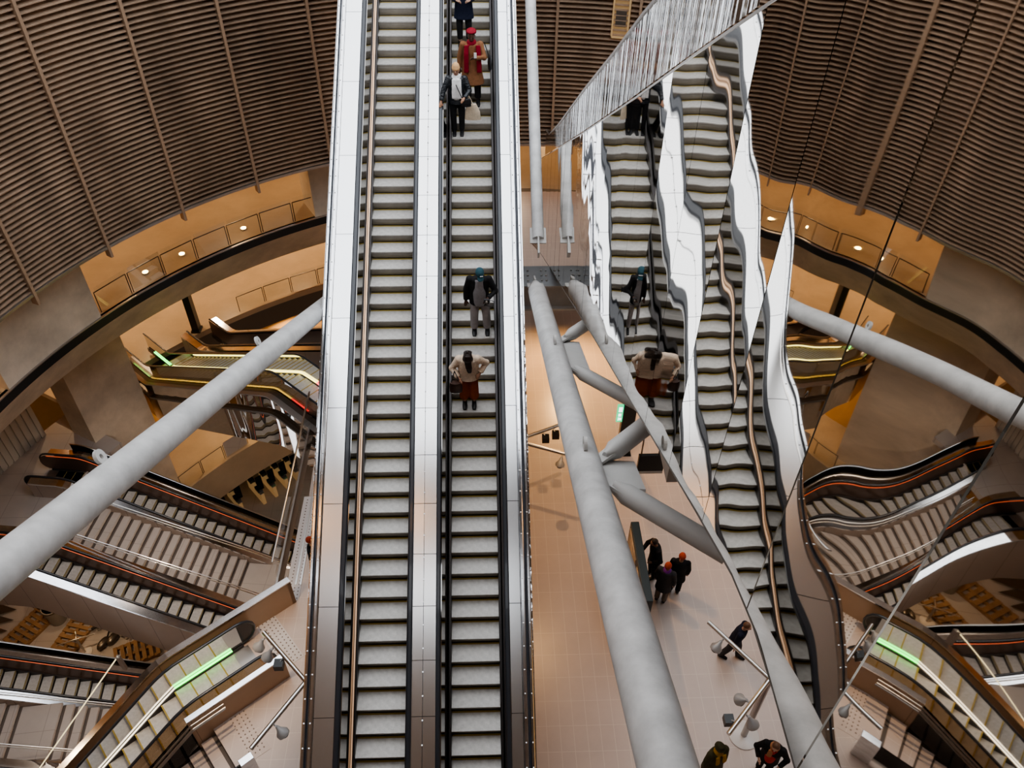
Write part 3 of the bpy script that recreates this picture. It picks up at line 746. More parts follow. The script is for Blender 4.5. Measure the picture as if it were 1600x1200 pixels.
# ------------------------------------------------------------------ light masts
def mast(label, base, h, rot, arms, r=.05, ring=True, scale=1.):
    t = thing('light_mast', label, 'light mast', base, rot)
    MB().loft([((0, 0, 0), .36, .36), ((0, 0, .03), .36, .36), ((0, 0, .04), .34, .34)], 32).build('base', M['white_base'], t, True)
    MB().tube((0, 0, .04), (0, 0, h), .075*scale+.0, n=16).build('pole', M['steel_mid'], t, True)
    for k, a in enumerate(arms):
        d = Vector((math.cos(a[0]), math.sin(a[0]), 0)); n_ = Vector((-d.y, d.x, 0))
        ar = MB().tube(Vector((0, 0, h))-d*.05, d*a[1]+Vector((0, 0, h)), r, n=12).build('arm', M['steel'], t, True)
        for f, sd, kind in a[2]:
            c = d*(a[1]*f)+n_*(.17*sd)+Vector((0, 0, h-.16))
            b = MB()
            if kind == 'spot':
                b.loft([(c+n_*(-.06*sd)+Vector((0, 0, .14)), .03, .03), (c+Vector((0, 0, .06)), .06, .06), (c+n_*(.06*sd)+Vector((0, 0, -.02)), .135, .135), (c+n_*(.11*sd)+Vector((0, 0, -.08)), .13, .13)], 16)
                b.ball(c+n_*(.1*sd)+Vector((0, 0, -.06)), .1, .1, .06, 12, 6, 1)
            else:
                b.box(c-Vector((.1, .1, .08)), c+Vector((.1, .1, .1)), 2)
            b.tube(c+Vector((0, 0, .05)), d*(a[1]*f)+Vector((0, 0, h)), .02, n=6, mi=0)
            b.build('spotlight', [M['lamp_grey'], M['lampglass'], M['black']], t, True)
    return t
HM_ = 2.8
def amast(label, hub, ends, extra, lights):
    hub = Vector(hub); arms = []
    for e, l in zip(ends, lights):
        d = Vector(e)-hub; arms.append((math.atan2(d.y, d.x), Vector((d.x, d.y, 0)).length, l))
    for a in extra: arms.append((a, 1.7, []))
    return mast(label, (hub.x, hub.y, 0), HM_, 0, arms)
amast('steel light mast with round white base on the platform, under the mirror wall edge', at(1203, 1061, HM_),
      (at(1107, 972, HM_), at(1138, 1147, HM_)), (R(40),), ([(.72, 1, 'spot')], [(.62, 1, 'spot'), (.8, -1, 'box'), (.45, -1, 'spot')]))
hubL = Vector((-4.0, 8.55, HM_))
amast('steel light mast half hidden left of the long escalators, its arms over the studded strips', hubL,
      (at(412, 988, HM_), at(392, 1170, HM_)), (), ([(.72, 1, 'spot'), (.5, 1, 'box'), (.93, 1, 'spot')], [(.63, 1, 'spot')]))
amast('dark steel light mast beside the right edge of the escalators, above the thick tube', (.75, 15.5, HM_),
      (at(893, 712, HM_), at(874, 664, HM_)), (), ([(.85, -1, 'spot')], [(.62, -1, 'box'), (.85, -1, 'box')]))
p = at(133, 1019, Z4)
mast('small T shaped light mast down in the builders\' yard', (p.x, p.y, Z4), 1.3, 0, [(R(200), .95, []), (R(20), .85, []), (R(115), .5, [])], .035, scale=.8)
pa_, pb_ = at(184, 1026, -1.6), at(62, 1200, -4.6)
t = thing('light_bar', 'long thin glowing bar beside the green-lit escalator, lower left', 'light bar', pa_)
MB().tube((0, 0, 0), pb_-pa_, .017, n=8).build('tube', M['led_bar'], t)
MB().box((-.05, -.05, -.7), (.05, .05, 0)).build('bracket', M['steel_mid'], t)

# ------------------------------------------------------------------ boards and signs on the platform
t = thing('information_board', 'long dark double-sided poster board standing on the platform, thick tube in front', 'information board', (3.83, 11.9, 0))
MB().box((-.11, -1.2, .25), (.11, 1.2, 2.2)).build('frame', M['blackblue'], t, bevel=.015)
for y0, y1 in ((-1.1, -.1), (.1, 1.1)): MB().box((-.125, y0, .45), (-.11, y1, 2.05)).build('poster', M['poster'], t)
for y in (-1.05, 1.05): MB().box((-.08, y-.06, 0), (.08, y+.06, .25)).build('foot', M['black'], t)
pT, pF = at(972, 644, 2.1), at(973, 708, 0)
t = thing('totem_sign', 'narrow tall black totem behind the upper brace, green sign on it', 'totem', (pF.x, pF.y, 0))
MB().box((-.21, -.12, 0), (.21, .12, 2.35)).build('body', M['black'], t, bevel=.02)
MB().box((-.24, -.15, 0), (.24, .15, .05)).build('plinth', M['black'], t)
s = MB().box((-.40, -.17, 1.62), (-.215, -.1, 2.32)).build('exit_sign', mat('exit_green', (.02, .4, .16), .4, emit=(.02, .75, .3), es=.9), t)
s['label'] = 'green lit exit sign with white pictograms'
b = MB()
b.box((-.36, -.176, 2.05), (-.25, -.17, 2.25)).box((-.355, -.176, 1.86), (-.265, -.17, 1.98)).box((-.33, -.176, 1.70), (-.25, -.17, 1.8)).box((-.36, -.176, 1.68), (-.34, -.17, 1.82))
b.build('pictogram', mat('exit_white', (1, 1, 1), .4, emit=(.9, 1, .95), es=1.6), s)
pS = at(1017, 722, 2.7)
t = thing('hanging_sign', 'black rectangular sign hanging on two rods near the mirror wall edge', 'hanging sign', pS)
MB().box((-.36, -.05, -.32), (.36, .05, .30)).build('panel', M['black'], t)
MB().box((-.36, -.055, -.42), (.36, .055, -.32)).build('lower_band', M['plate'], t)
for x in (-.30, .18): MB().tube((x, 0, .3), (x, 0, 4.6), .022, n=8).build('rod', M['steel_dark'], t)

# ------------------------------------------------------------------ ticket gates far below
g0, g1 = at(386, 744, Z4+1), at(410, 772, Z4+1)
gd = (g1-g0); ga = math.atan2(gd.y, gd.x); gl_ = gd.length
gate = thing('ticket_gate', 'ticket gate cabinet', 'ticket gate', (0, 0, 0), 0, 'ticket gates on the deep hall floor')
MB().box((-gl_/2, -.11, 0), (gl_/2, .11, .95)).build('cabinet', M['tan'], gate, bevel=.03)
for x in (-gl_*.36, gl_*.16): MB().box((x, -.15, .95), (x+.45, .15, 1.18)).build('screen', M['black'], gate)
MB().box((gl_/2-.3, -.13, .95), (gl_/2, .13, 1.02)).box((-gl_/2, -.13, .95), (-gl_/2+.2, .13, 1.02)).build('end_cap', M['edge'], gate)
MB().box((-.02, .11, .3), (.02, .5, 1.5)).build('flap', M['glass'], gate)
names = ('ticket gate second from the left in the deep hall', 'middle ticket gate of the row in the deep hall', 'ticket gate second from the right in the deep hall',
         'rightmost visible ticket gate in the deep hall', 'leftmost ticket gate beside a dark block in the deep hall')
for k, (px, py) in enumerate(((398, 758), (416.5, 747), (434.5, 735), (452, 724), (364, 772))):
    p = at(px, py, Z4+.95); p.z = Z4
    if k == 0: gate.location = p; gate.rotation_euler = (0, 0, ga); gate['label'] = names[0]
    else: dup(gate, p, ga, names[k])
p = at(336, 782, Z4+1.2); t = thing('kiosk', 'dark ticket block left of the ticket gates', 'kiosk', (p.x, p.y, Z4), ga)
MB().box((-.6, -.45, 0), (.6, .45, 1.6)).build('body', M['black'], t, bevel=.05); MB().box((-.45, -.47, .7), (.45, -.45, 1.4)).build('screen', M['steel_dark'], t)
q0, q1 = at(357, 758, Z4+2.6), at(446, 698, Z4+2.6); dq = q1-q0
t = thing('sign_beam', 'thin overhead bar with small hanging signs above the ticket gates', 'sign beam', q0, math.atan2(dq.y, dq.x))
MB().box((0, -.03, -.04), (dq.length, .03, .04)).build('bar', M['steel_dark'], t)
for k, f in enumerate((.16, .42, .66, .86)):
    MB().box((dq.length*f-.28, -.04, -.5), (dq.length*f+.28, .04, -.06)).build('sign', M['black'] if k < 2 else mat('gate_green', (.02, .4, .1), .4, emit=(.05, .6, .12), es=.7), t)
for f in (.03, .3, .55, .78, .97): MB().tube((dq.length*f, 0, .04), (dq.length*f, 0, 1.6), .03, n=6).build('hanger', M['steel_dark'], t)

# ------------------------------------------------------------------ builders' yard on the deep floor
def pallet(label, px, py, rot, stack=1):
    p = at(px, py, Z4); t = thing('pallet', label, 'pallet', (p.x, p.y, Z4), R(rot)); t.scale = (1.75, 1.6, 1.5)
    for s in (-.38, 0, .38): MB().box((-.6, s-.05, 0), (.6, s+.05, .1)).build('bearer', M['wood'], t)
    for k in range(7): MB().box((-.6+k*.19, -.42, .1), (-.6+k*.19+.11, .42, .14)).build('slat', M['wood'], t)
    return t
pallet('orange wooden pallet lying in the yard, upper one', 76, 926, 62); pallet('orange wooden pallet lying in the yard, lower one', 46, 985, 62)
pallet('pale wooden pallet beside the grey drum', 112, 1000, 75); pallet('pale broken pallet lying under the railing at the right of the yard', 214, 1020, 25)
def drum(label, px, py, r, h):
    p = at(px, py, Z4); t = thing('drum', label, 'drum', (p.x, p.y, Z4)); t.scale = (1.45, 1.45, 1.4)
    MB().loft([((0, 0, 0), r*.85, r*.85), ((0, 0, h), r, r), ((0, 0, h), r*.88, r*.88), ((0, 0, .1), r*.75, r*.75)], 24).build('shell', M['bucket'], t, True)
    MB().ring((0, 0), [(r*.99, h-.06), (r*1.05, h-.06), (r*1.05, h), (r*.99, h)], 0, 360, 24).build('rim', M['steel_dark'], t)
drum('grey open drum in the middle of the yard', 92, 968, .34, .9); drum('dark open drum behind the grey one', 122, 958, .30, .8); drum('open drum in the dark right corner of the yard', 240, 990, .36, .9)
p = at(190, 978, Z4); t = thing('debris_pile', 'dark heap of building waste in the right of the yard', 'debris', (p.x, p.y, Z4)); t['kind'] = 'stuff'
b = MB()
for k in range(26):
    a = random.uniform(0, 6.28); rr = random.uniform(0, 1.0); L = random.uniform(.2, .7)
    b.box((-L, -.06, -.05), (L, .06, .05), random.choice((0, 1)), Matrix.Translation((rr*math.cos(a), rr*math.sin(a)*.6, random.uniform(.06, .5))) @ Euler((random.uniform(-.4, .4), random.uniform(-.4, .4), a*2)).to_matrix().to_4x4())
b.build('scrap', [M['black'], M['bucket']], t)
for px, py, lab in ((163, 1008, 'round dark red tool lying left of two in the yard'), (178, 1000, 'round dark tool lying right of two in the yard')):
    p = at(px, py, Z4); t = thing('floor_grinder', lab, 'tool', (p.x, p.y, Z4), R(70)); t.scale = (1.4, 1.4, 1.4)
    MB().ball((0, 0, .14), .3, .16, .13, 16, 8).build('body', M['steel_dark'], t, True); MB().tube((.25, 0, .15), (.62, 0, .5), .03, n=8).build('handle', M['black'], t)
p = at(168, 930, Z4+.1); t = thing('hose_coil', 'dark hose coil hanging by the yard wall', 'hose', (p.x, p.y, Z4))
MB().ring((0, 0), [(.95, 0), (1.08, .0), (1.08, .12), (.95, .12)], 150, 390, 30).build('coil', M['steel_dark'], t)
p0, p1 = at(202, 935, Z4), at(228, 972, Z4); t = thing('dark_pipe', 'long dark pipe lying across the pale yard floor', 'pipe', p0+Vector((0, 0, .12)))
MB().tube((0, 0, 0), p1-p0, .13, n=12).build('pipe', M['steel_dark'], t, True); MB().tube(p1-p0, p1-p0+(p1-p0)*.03, .16, n=12).build('flange', M['steel_dark'], t)
p = at(246, 968, Z4); t = thing('barrier_net', 'small pink safety net lying next to the dark pipe', 'net', (p.x, p.y, Z4), R(30))
pk = mat('net_pink', (.45, .12, .12), .7)
for k in range(4): MB().box((-.5, -.45+k*.28, .02), (.5, -.36+k*.28, .1)).build('band', pk, t)
for px, py in ((22, 925), (10, 975), (8, 945)):
    pass
t = thing('serrated_panel_stack', 'dark zigzag edged sheets stacked at the left picture edge', 'sheets', at(5, 965, Z4))
for k in range(6):
    b = MB(); b.add([(-1.6, -1.8+k*.62, .1+.03*k), (-.2-.12*k % .3, -1.8+k*.62, .1+.03*k), (.75-.1*abs(k-2), -1.5+k*.62, .1+.03*k), (-.2, -1.2+k*.62, .1+.03*k), (-1.6, -1.2+k*.62, .1+.03*k)], [(0, 1, 2, 3, 4)])
    b.build('sheet', M['steel_dark'], t)
t = thing('serrated_panel_stack', 'dark zigzag edged sheets by the tube, upper left of the yard', 'sheets', at(30, 893, Z4), R(95))
for k in range(4):
    b = MB(); b.add([(-1.6, -1.8+k*.62, .1+.03*k), (-.2, -1.8+k*.62, .1+.03*k), (.65, -1.5+k*.62, .1+.03*k), (-.2, -1.2+k*.62, .1+.03*k), (-1.6, -1.2+k*.62, .1+.03*k)], [(0, 1, 2, 3, 4)])
    b.build('sheet', M['steel_dark'], t)
#@@PEOPLE
# ------------------------------------------------------------------ people
def cloth(name, col, rough=.8, nz=(14, .12), bump=(22, .25)):
    return mat(name, col, rough, noise=nz, bump=bump, spec=.3)
SKIN = [mat('skin_dark', (.10, .05, .032), .5), mat('skin_mid', (.42, .23, .15), .5), mat('skin_light', (.58, .36, .26), .5)]
EYE = mat('eye_dark', (.01, .01, .01), .2); LIP = mat('lips', (.3, .1, .09), .5)
C_ = dict(black=cloth('black_cloth', (.012, .012, .014)), navy=cloth('navy_cloth', (.01, .014, .035)), grey=cloth('grey_jersey', (.27, .26, .275)), greypant=cloth('grey_jogging_cloth', (.36, .33, .33)),
          brown=cloth('brown_coat_cloth', (.25, .115, .055)), red=cloth('red_wool', (.24, .008, .022)), purple=cloth('purple_wool', (.2, .04, .3)), beige=cloth('beige_knit', (.68, .42, .22)), white=cloth('white_knit', (.78, .77, .77)),
          cream=cloth('cream_fleece', (.80, .64, .50), .9, (30, .2), (60, .6)), rust=cloth('rust_cloth', (.36, .075, .012)), hair=mat('dark_hair', (.022, .012, .009), .45, bump=(40, .5, (1, 1, .1))), teal=cloth('teal_cap', (.03, .085, .11)),
          bag=mat('black_leather', (.02, .02, .024), .35), brownbag=mat('brown_leather', (.06, .028, .02), .4, noise=(8, .5)), canvas=cloth('canvas', (.66, .55, .42)), jacket=mat('black_puffer', (.018, .022, .028), .3, bump=(9, .6, (1, 1, 3))),
          shoe=mat('black_shoe', (.012, .012, .014), .4), sole=mat('white_sole', (.7, .68, .64), .5), darkgrey=cloth('dark_grey_cloth', (.05, .048, .052)), taupe=cloth('taupe_cloth', (.2, .17, .15)), redhat=cloth('red_knit', (.42, .07, .035)), mustard=cloth('mustard_scarf', (.40, .22, .02)),
          olive=cloth('olive_coat', (.055, .05, .022)), redvest=cloth('bright_red_vest', (.55, .045, .045)), brownhair=mat('brown_hair', (.16, .08, .045), .5), pinkscarf=cloth('plaid_pink', (.5, .25, .12)))
HT = {}
def remeshed(mb_, name, m, parent, vox, k):
    me = bpy.data.meshes.new(name); me.from_pydata([v*k for v in mb_.v], [], mb_.f); me.update()
    o = bpy.data.objects.new(name, me); COL.objects.link(o)
    md = o.modifiers.new('r', 'REMESH'); md.mode = 'VOXEL'; md.voxel_size = vox; md.use_smooth_shade = True
    sm = o.modifiers.new('s', 'SMOOTH'); sm.factor = .5; sm.iterations = 3
    dg = bpy.context.evaluated_depsgraph_get(); ev = o.evaluated_get(dg)
    nm = bpy.data.meshes.new_from_object(ev); bpy.data.objects.remove(o); bpy.data.meshes.remove(me)
    nm.materials.clear(); nm.materials.append(m); nm.name = name
    nm.polygons.foreach_set('use_smooth', [True]*len(nm.polygons))
    o = bpy.data.objects.new(name, nm); COL.objects.link(o)
    if parent: o.parent = parent
    return o
def person(label, loc, rz, H=1.7, skin=0, lean=0., nod=0., turn=0., wr=None, feet=None, coat=None, trousers=None, hair=None, hat=None, scarf=None, shoe='shoe', group=None, vest=None, bulk=1.):
    k = H/1.7
    P0 = Vector((0, 0, .95))
    RT = Matrix.Rotation(R(lean), 4, 'X')           # bends the trunk toward -y
    def T(x, y, z):
        p = Vector((x, y, z)); return P0 + RT @ (p-P0) if z > .9 else p
    NB = Vector((0, 0, 1.46)); RH = Matrix.Rotation(R(turn), 4, 'Z') @ Matrix.Rotation(R(nod), 4, 'X')
    hm = RT @ RH
    def Hd(x, y, z):
        return T(*NB) + RT @ (RH @ (Vector((x, y, z))-NB))
    wr = wr or {}; feet = feet or {-1: (-.10, 0, 0), 1: (.10, 0, 0)}
    root = thing('person', label, 'person', loc, rz, group)
    sk = SKIN[skin]
    arms = {}
    for s in (-1, 1):
        S = T(s*.185, 0, 1.385); w_ = Vector(wr.get(s, (s*.25, -.05, .84)))
        d = w_-S; L = min(d.length, .535); w_ = S+d.normalized()*L
        a, b_ = .285, .255; c = max(0., min(1., (a*a-b_*b_+L*L)/(2*L*a))); h = a*math.sqrt(max(0, 1-c*c))
        dn = d.normalized(); o = Vector((s*.75, .55, -.25)); o = (o-dn*o.dot(dn)).normalized()
        arms[s] = (S, S+dn*a*c+o*h, w_)
    legs = {}
    for s in (-1, 1):
        f = Vector(feet[s]); A = f+Vector((0, .02, .08)); Hh = Vector((s*.09, 0, .90))
        kn = (Hh+A)*.5+Vector((s*.01, -.035, .02)); legs[s] = (Hh, kn, A, f)
    # body
    b = MB()
    b.loft([(T(0, 0, .84), .15, .10), (T(0, 0, .93), .165, .11), (T(0, 0, 1.08), .14, .10), (T(0, 0, 1.25), .16, .11), (T(0, 0, 1.37), .17, .10), (T(0, 0, 1.43), .09, .075)], 18, 0, True, (1, 0, 0))
    b.loft([(T(0, .0, 1.38), .06, .06), (Hd(0, -.005, 1.55), .053, .056)], 14)
    b.ball(Hd(0, -.01, 1.605), .076, .094, .112, 20, 14, 0, hm); b.ball(Hd(0, -.045, 1.55), .054, .055, .06, 16, 10, 0, hm)
    b.ball(Hd(0, -.112, 1.592), .014, .024, .024, 10, 8, 0, hm)
    for s in (-1, 1): b.ball(Hd(s*.078, .0, 1.595), .012, .024, .034, 10, 8, 0, hm)
    for s in (-1, 1):
        S, E_, w_ = arms[s]; d = (w_-E_).normalized()
        b.ball(S, .062, .062, .062); b.loft([(S, .054, .054), (E_, .042, .042), (w_, .029, .029)], 12); b.ball(E_, .042)
        pal = w_+d*.055; b.loft([(w_, .026, .03), (w_+d*.03, .032, .026), (pal+d*.03, .038, .02)], 12)
        sd = d.cross(Vector((0, 1, 0.2))).normalized()
        for i, (ln, off) in enumerate(((.062, -.029), (.074, -.010), (.070, .010), (.054, .028))):
            p0 = pal+d*.02+sd*off; p1 = p0+d*ln*.55; p2 = p1+(d*.8+Vector((0, .0, -.35))).normalized()*ln*.5
            b.loft([(p0, .0105, .0105), (p1, .0095, .0095), (p2, .008, .008)], 8)
        tb = w_+d*.03+sd*(-.03*s); b.loft([(tb, .014, .014), (tb+sd*(-.03*s)+d*.03, .011, .011), (tb+sd*(-.035*s)+d*.06, .009, .009)], 8)
        Hh, kn, A, f = legs[s]
        b.loft([(Hh, .085, .085), (kn, .056, .056), (A, .04, .04)], 14); b.ball(kn, .056)
        b.loft([(f+Vector((0, .04, .05)), .035, .04), (f+Vector((0, -.06, .04)), .042, .035), (f+Vector((0, -.15, .03)), .034, .022)], 12)
    remeshed(b, 'body', sk, root, .012*k, k)
    for s in (-1, 1): MB().ball(Hd(s*.031, -.098, 1.618)*k, .013*k, .009*k, .008*k, 10, 6, 0, hm).build('eye', EYE, root, True)
    MB().ball(Hd(0, -.094, 1.548)*k, .024*k, .012*k, .007*k, 10, 6, 0, hm).build('mouth', LIP, root, True)
    # clothes
    if trousers:
        c_, flare, hem = trousers; b = MB()
        b.loft([(T(0, 0, 1.02), .165, .12), (Vector((0, 0, .93)), .178, .125), (Vector((0, 0, .84)), .17, .12)], 18, 0, True, (1, 0, 0))
        for s in (-1, 1):
            Hh, kn, A, f = legs[s]; t_ = A+(kn-A)*hem
            b.loft([(Hh+Vector((0, 0, .02)), .10, .10), (kn, .078*flare, .078*flare), (t_, .066*flare**2, .066*flare**2)], 16)
        remeshed(b, 'trousers', C_[c_], root, .014*k, k)
    for s in (-1, 1):
        Hh, kn, A, f = legs[s]; b = MB()
        b.loft([(f+Vector((0, .07, .05)), .04, .045), (f+Vector((0, .0, .055)), .052, .055), (f+Vector((0, -.09, .045)), .054, .042), (f+Vector((0, -.175, .03)), .04, .024)], 14, 0, True, (1, 0, 0))
        b.loft([(f+Vector((0, .03, .05)), .05, .055), (A+Vector((0, 0, .07)), .048, .05)], 14)
        so = remeshed(b, 'shoe', C_[shoe if isinstance(shoe, str) else shoe[0]], root, .012*k, k)
        if not isinstance(shoe, str):
            MB().loft([((f+Vector((0, .085, .014)))*k, .05*k, .016*k), ((f+Vector((0, -.1, .014)))*k, .062*k, .016*k), ((f+Vector((0, -.2, .014)))*k, .04*k, .014*k)], 12, 0, True, (1, 0, 0)).build('sole', C_['sole'], so, True)
    if coat:
        c_, hem, fl = coat[:3]; b = MB(); W_ = bulk
        secs = [(T(0, 0, 1.445), .10, .085), (T(0, 0, 1.40), .185*W_, .125*W_), (T(0, 0, 1.25), .20*W_, .15*W_), (T(0, 0, 1.08), .19*W_, .145*W_), (T(0, 0, .96), .20*W_*(1+(fl-1)*.3), .15*W_)]
        if hem < .9: secs.append((Vector((0, -.0, (.9+hem)/2)), .205*W_*(1+(fl-1)*.6), .155*W_*(1+(fl-1)*.6))); secs.append((Vector((0, 0, hem)), .215*fl*W_, .165*fl*W_))
        b.loft(secs, 22, 0, True, (1, 0, 0))
        for s in (-1, 1):
            S, E_, w_ = arms[s]
            b.ball(S, .085*W_, .085*W_, .08*W_); b.loft([(S, .08*W_, .08*W_), (E_, .068*W_, .068*W_), (E_+(w_-E_)*.93, .052*W_, .052*W_)], 14); b.ball(E_, .068*W_)
        remeshed(b, 'coat', C_[c_], root, .016*k, k)
    if vest:
        c_, w0, z0, z1 = vest; b = MB()
        b.loft([(T(0, -.085, z0), w0, .085), (T(0, -.09, (z0+z1)/2), w0*1.05, .09), (T(0, -.065, z1), w0*.7, .075)], 16, 0, True, (1, 0, 0))
        remeshed(b, 'front_panel', C_[c_], root, .014*k, k)
    if scarf:
        c_, drop, xs = scarf; b = MB()
        b.loft([(T(0, 0, 1.40), .12, .115), (T(0, -.01, 1.45), .11, .11), (T(0, -.01, 1.49), .085, .085)], 18, 0, True, (1, 0, 0))
        for x in xs:
            b.loft([(T(x, -.12, 1.42), .055, .03), (T(x*1.1, -.175, 1.25), .06, .022), (T(x*1.15, -.185, drop), .06, .02)], 12, 0, True, (1, 0, 0))
        remeshed(b, 'scarf', C_[c_], root, .014*k, k)
    if hair:
        c_, style = hair; b = MB()
        b.ball(Hd(0, .018, 1.63), .087, .094, .105, 20, 14, 0, hm)
        if style == 'long':
            b.loft([(Hd(0, .06, 1.62), .085, .05), (Hd(0, .085, 1.48), .09, .045), (Hd(0, .07, 1.36), .07, .03)], 14, 0, True, (1, 0, 0))
            for s in (-1, 1): b.loft([(Hd(s*.065, -.02, 1.66), .03, .05), (Hd(s*.085, -.05, 1.54), .026, .045), (Hd(s*.075, -.09, 1.38), .022, .03)], 10)
            b.loft([(Hd(0, .0, 1.705), .07, .05), (Hd(0, -.085, 1.665), .075, .035), (Hd(.0, -.115, 1.56), .075, .03), (T(.02, -.20, 1.33), .07, .03), (T(.03, -.20, 1.18), .04, .02)], 14, 0, True, (1, 0, 0))
            b.loft([(Hd(.0, .06, 1.69), .03, .03), (Hd(0, .09, 1.74), .035, .03)], 10)
        remeshed(b, 'hair', C_[c_], root, .012*k, k)
    if hat:
        c_, style = hat; b = MB()
        if style == 'beanie':
            b.loft([(Hd(0, .012, 1.635), .088, .104), (Hd(0, .014, 1.68), .09, .104), (Hd(0, .018, 1.73), .072, .085), (Hd(0, .02, 1.765), .035, .04), (Hd(0, .02, 1.772), .008, .01)], 22)
            b.loft([(Hd(0, .008, 1.625), .096, .112), (Hd(0, .01, 1.665), .096, .112)], 22)
        elif style == 'beret':
            b.loft([(Hd(0, .0, 1.64), .09, .105), (Hd(0, .02, 1.67), .115, .125), (Hd(0, .03, 1.71), .11, .12), (Hd(0, .03, 1.74), .05, .06)], 22)
        elif style == 'cap':
            b.loft([(Hd(0, .005, 1.635), .088, .105), (Hd(0, .01, 1.69), .085, .10), (Hd(0, .012, 1.73), .05, .06), (Hd(0, .012, 1.74), .01, .01)], 22)
            b.loft([(Hd(0, -.07, 1.645), .075, .012), (Hd(0, -.14, 1.64), .07, .010), (Hd(0, -.18, 1.628), .04, .008)], 14, 0, True, tuple(hm.to_3x3() @ Vector((1, 0, 0))))
        elif style == 'brim':
            b.loft([(Hd(0, .0, 1.64), .125, .14), (Hd(0, .0, 1.655), .12, .135), (Hd(0, .0, 1.66), .09, .105), (Hd(0, .0, 1.74), .075, .09), (Hd(0, 0, 1.75), .03, .04)], 22)
        remeshed(b, 'hat', C_[c_], root, .012*k, k)
        if style == 'cap': MB().box((-.03*k, -.004*k, -.012*k), (.03*k, .004*k, .012*k), 0, Matrix.Translation(Hd(.02, -.095, 1.70)*k) @ hm).build('badge', C_['white'], root)
    HT[root.name] = H
    return root
def wpos(root, x, y, z):
    k = HT[root.name]/1.7; x, y, z = x*k, y*k, z*k
    return root.location + Matrix.Rotation(root.rotation_euler.z, 3, 'Z') @ Vector((x, y, z))
def step_at(n): return E0.y-.4*n, E0.z-RISE*n
def on_step(x, n, dy=.22): y, z = step_at(n); return (x, y+dy, z)

P1 = person('person in a long navy coat and black trousers, topmost on the right escalator', on_step(-.51, -7), 0, 1.95, 2, coat=('navy', .66, 1.12), trousers=('black', 1., .25), hair=('hair', 'short'), wr={-1: (-.14, -.24, 1.12), 1: (.14, -.24, 1.12)})
P2 = person('person in a long brown coat, red beret and red scarf, looking at a phone', on_step(-.30, -3), 0, 1.95, 0, nod=14, lean=3, coat=('brown', .52, 1.28), trousers=('black', 1.05, .2), hat=('red', 'beret'), scarf=('red', .82, (-.11, .14)),
            wr={1: (.08, -.33, 1.20), -1: (-.29, -.02, .84)}, feet={-1: (-.10, .05, 0), 1: (.12, 0, 0)}, bulk=1.0)
t = thing('phone', 'small pale phone held up by the person in the red beret', 'phone', wpos(P2, .08, -.43, 1.30), 0)
MB().box((-.035, -.006, -.07), (.035, .006, .07)).build('case', C_['white'], t, bevel=.006); MB().box((-.03, .006, -.062), (.03, .008, .062)).build('screen', C_['bag'], t)
t = thing('handbag', 'black shoulder bag at the side of the brown coat', 'bag', wpos(P2, .40, .02, .98))
MB().loft([((0, 0, -.16), .05, .15), ((0, 0, 0), .065, .14), ((0, 0, .14), .04, .1)], 14).build('body', C_['bag'], t, True); MB().tube((0, -.08, .12), (-.14, 0, .5), .012, n=6).build('strap', C_['bag'], t)
P3 = person('person in a beige beanie, black puffer jacket and white scarf, hand on the handrail', on_step(-.69, -1), 0, 1.84, 1, nod=10, turn=-6, coat=('jacket', .82, 1.05), trousers=('black', 1.0, .12), hat=('beige', 'beanie'), scarf=('white', .98, (-.05, .06)), vest=('white', .085, .93, 1.4),
            wr={-1: (-.37, -.24, .93), 1: (.17, -.28, 1.03)}, shoe=('shoe', 'sole'), feet={-1: (-.09, 0, 0), 1: (.09, 0, 0)}, hair=('hair', 'short'), bulk=1.0)
t = thing('handbag', 'small black crossbody bag in front of the puffer jacket', 'bag', wpos(P3, .22, -.27, .93))
MB().loft([((0, 0, -.11), .13, .05), ((0, 0, .0), .135, .055), ((0, 0, .1), .12, .045)], 4).build('body', C_['bag'], t, bevel=.015); MB().box((-.1, -.06, -.02), (.1, -.045, .08)).build('flap', C_['bag'], t); MB().tube((-.1, 0, .1), (-.25, .1, .42), .01, n=6).build('strap', C_['bag'], t)
t = thing('tote_bag', 'large cream canvas tote bag hanging from the arm of the puffer jacket', 'bag', wpos(P3, .36, -.10, .62))
MB().loft([((0, 0, -.20), .21, .05), ((.0, 0, 0), .19, .08), ((-.03, 0, .2), .13, .05)], 16, 0, True, (1, 0, 0)).build('body', C_['canvas'], t, True)
for x in (-.09, .03): MB().tube((x, -.02, .18), (-.1, 0, .46), .012, n=6).build('strap', C_['canvas'], t)
P4 = person('person in a black open coat over grey sweater and grey trousers, dark teal cap', on_step(-.17, 11), 0, 1.98, 0, nod=32, lean=4, turn=8, coat=('black', .80, 1.02), trousers=('greypant', 1.12, .15), hat=('teal', 'cap'), vest=('grey', .125, .80, 1.43),
            wr={-1: (-.28, -.02, .84), 1: (.16, -.30, 1.10)}, shoe=('shoe', 'sole'), feet={-1: (-.12, 0, 0), 1: (.15, 0, 0)}, bulk=.98)
t = thing('camera', 'small dark camera with strap in the hand of the person with the teal cap', 'camera', wpos(P4, .14, -.40, 1.13))
MB().box((-.06, -.03, -.04), (.06, .03, .04)).build('body', C_['bag'], t, bevel=.008); MB().tube((0, -.03, 0), (0, -.09, -.01), .032, n=14).build('lens', M['steel_dark'], t); MB().ring((.08, .02), [(.10, -.1), (.112, -.1), (.112, -.09), (.10, -.09)], 0, 320, 20).build('strap', C_['bag'], t)
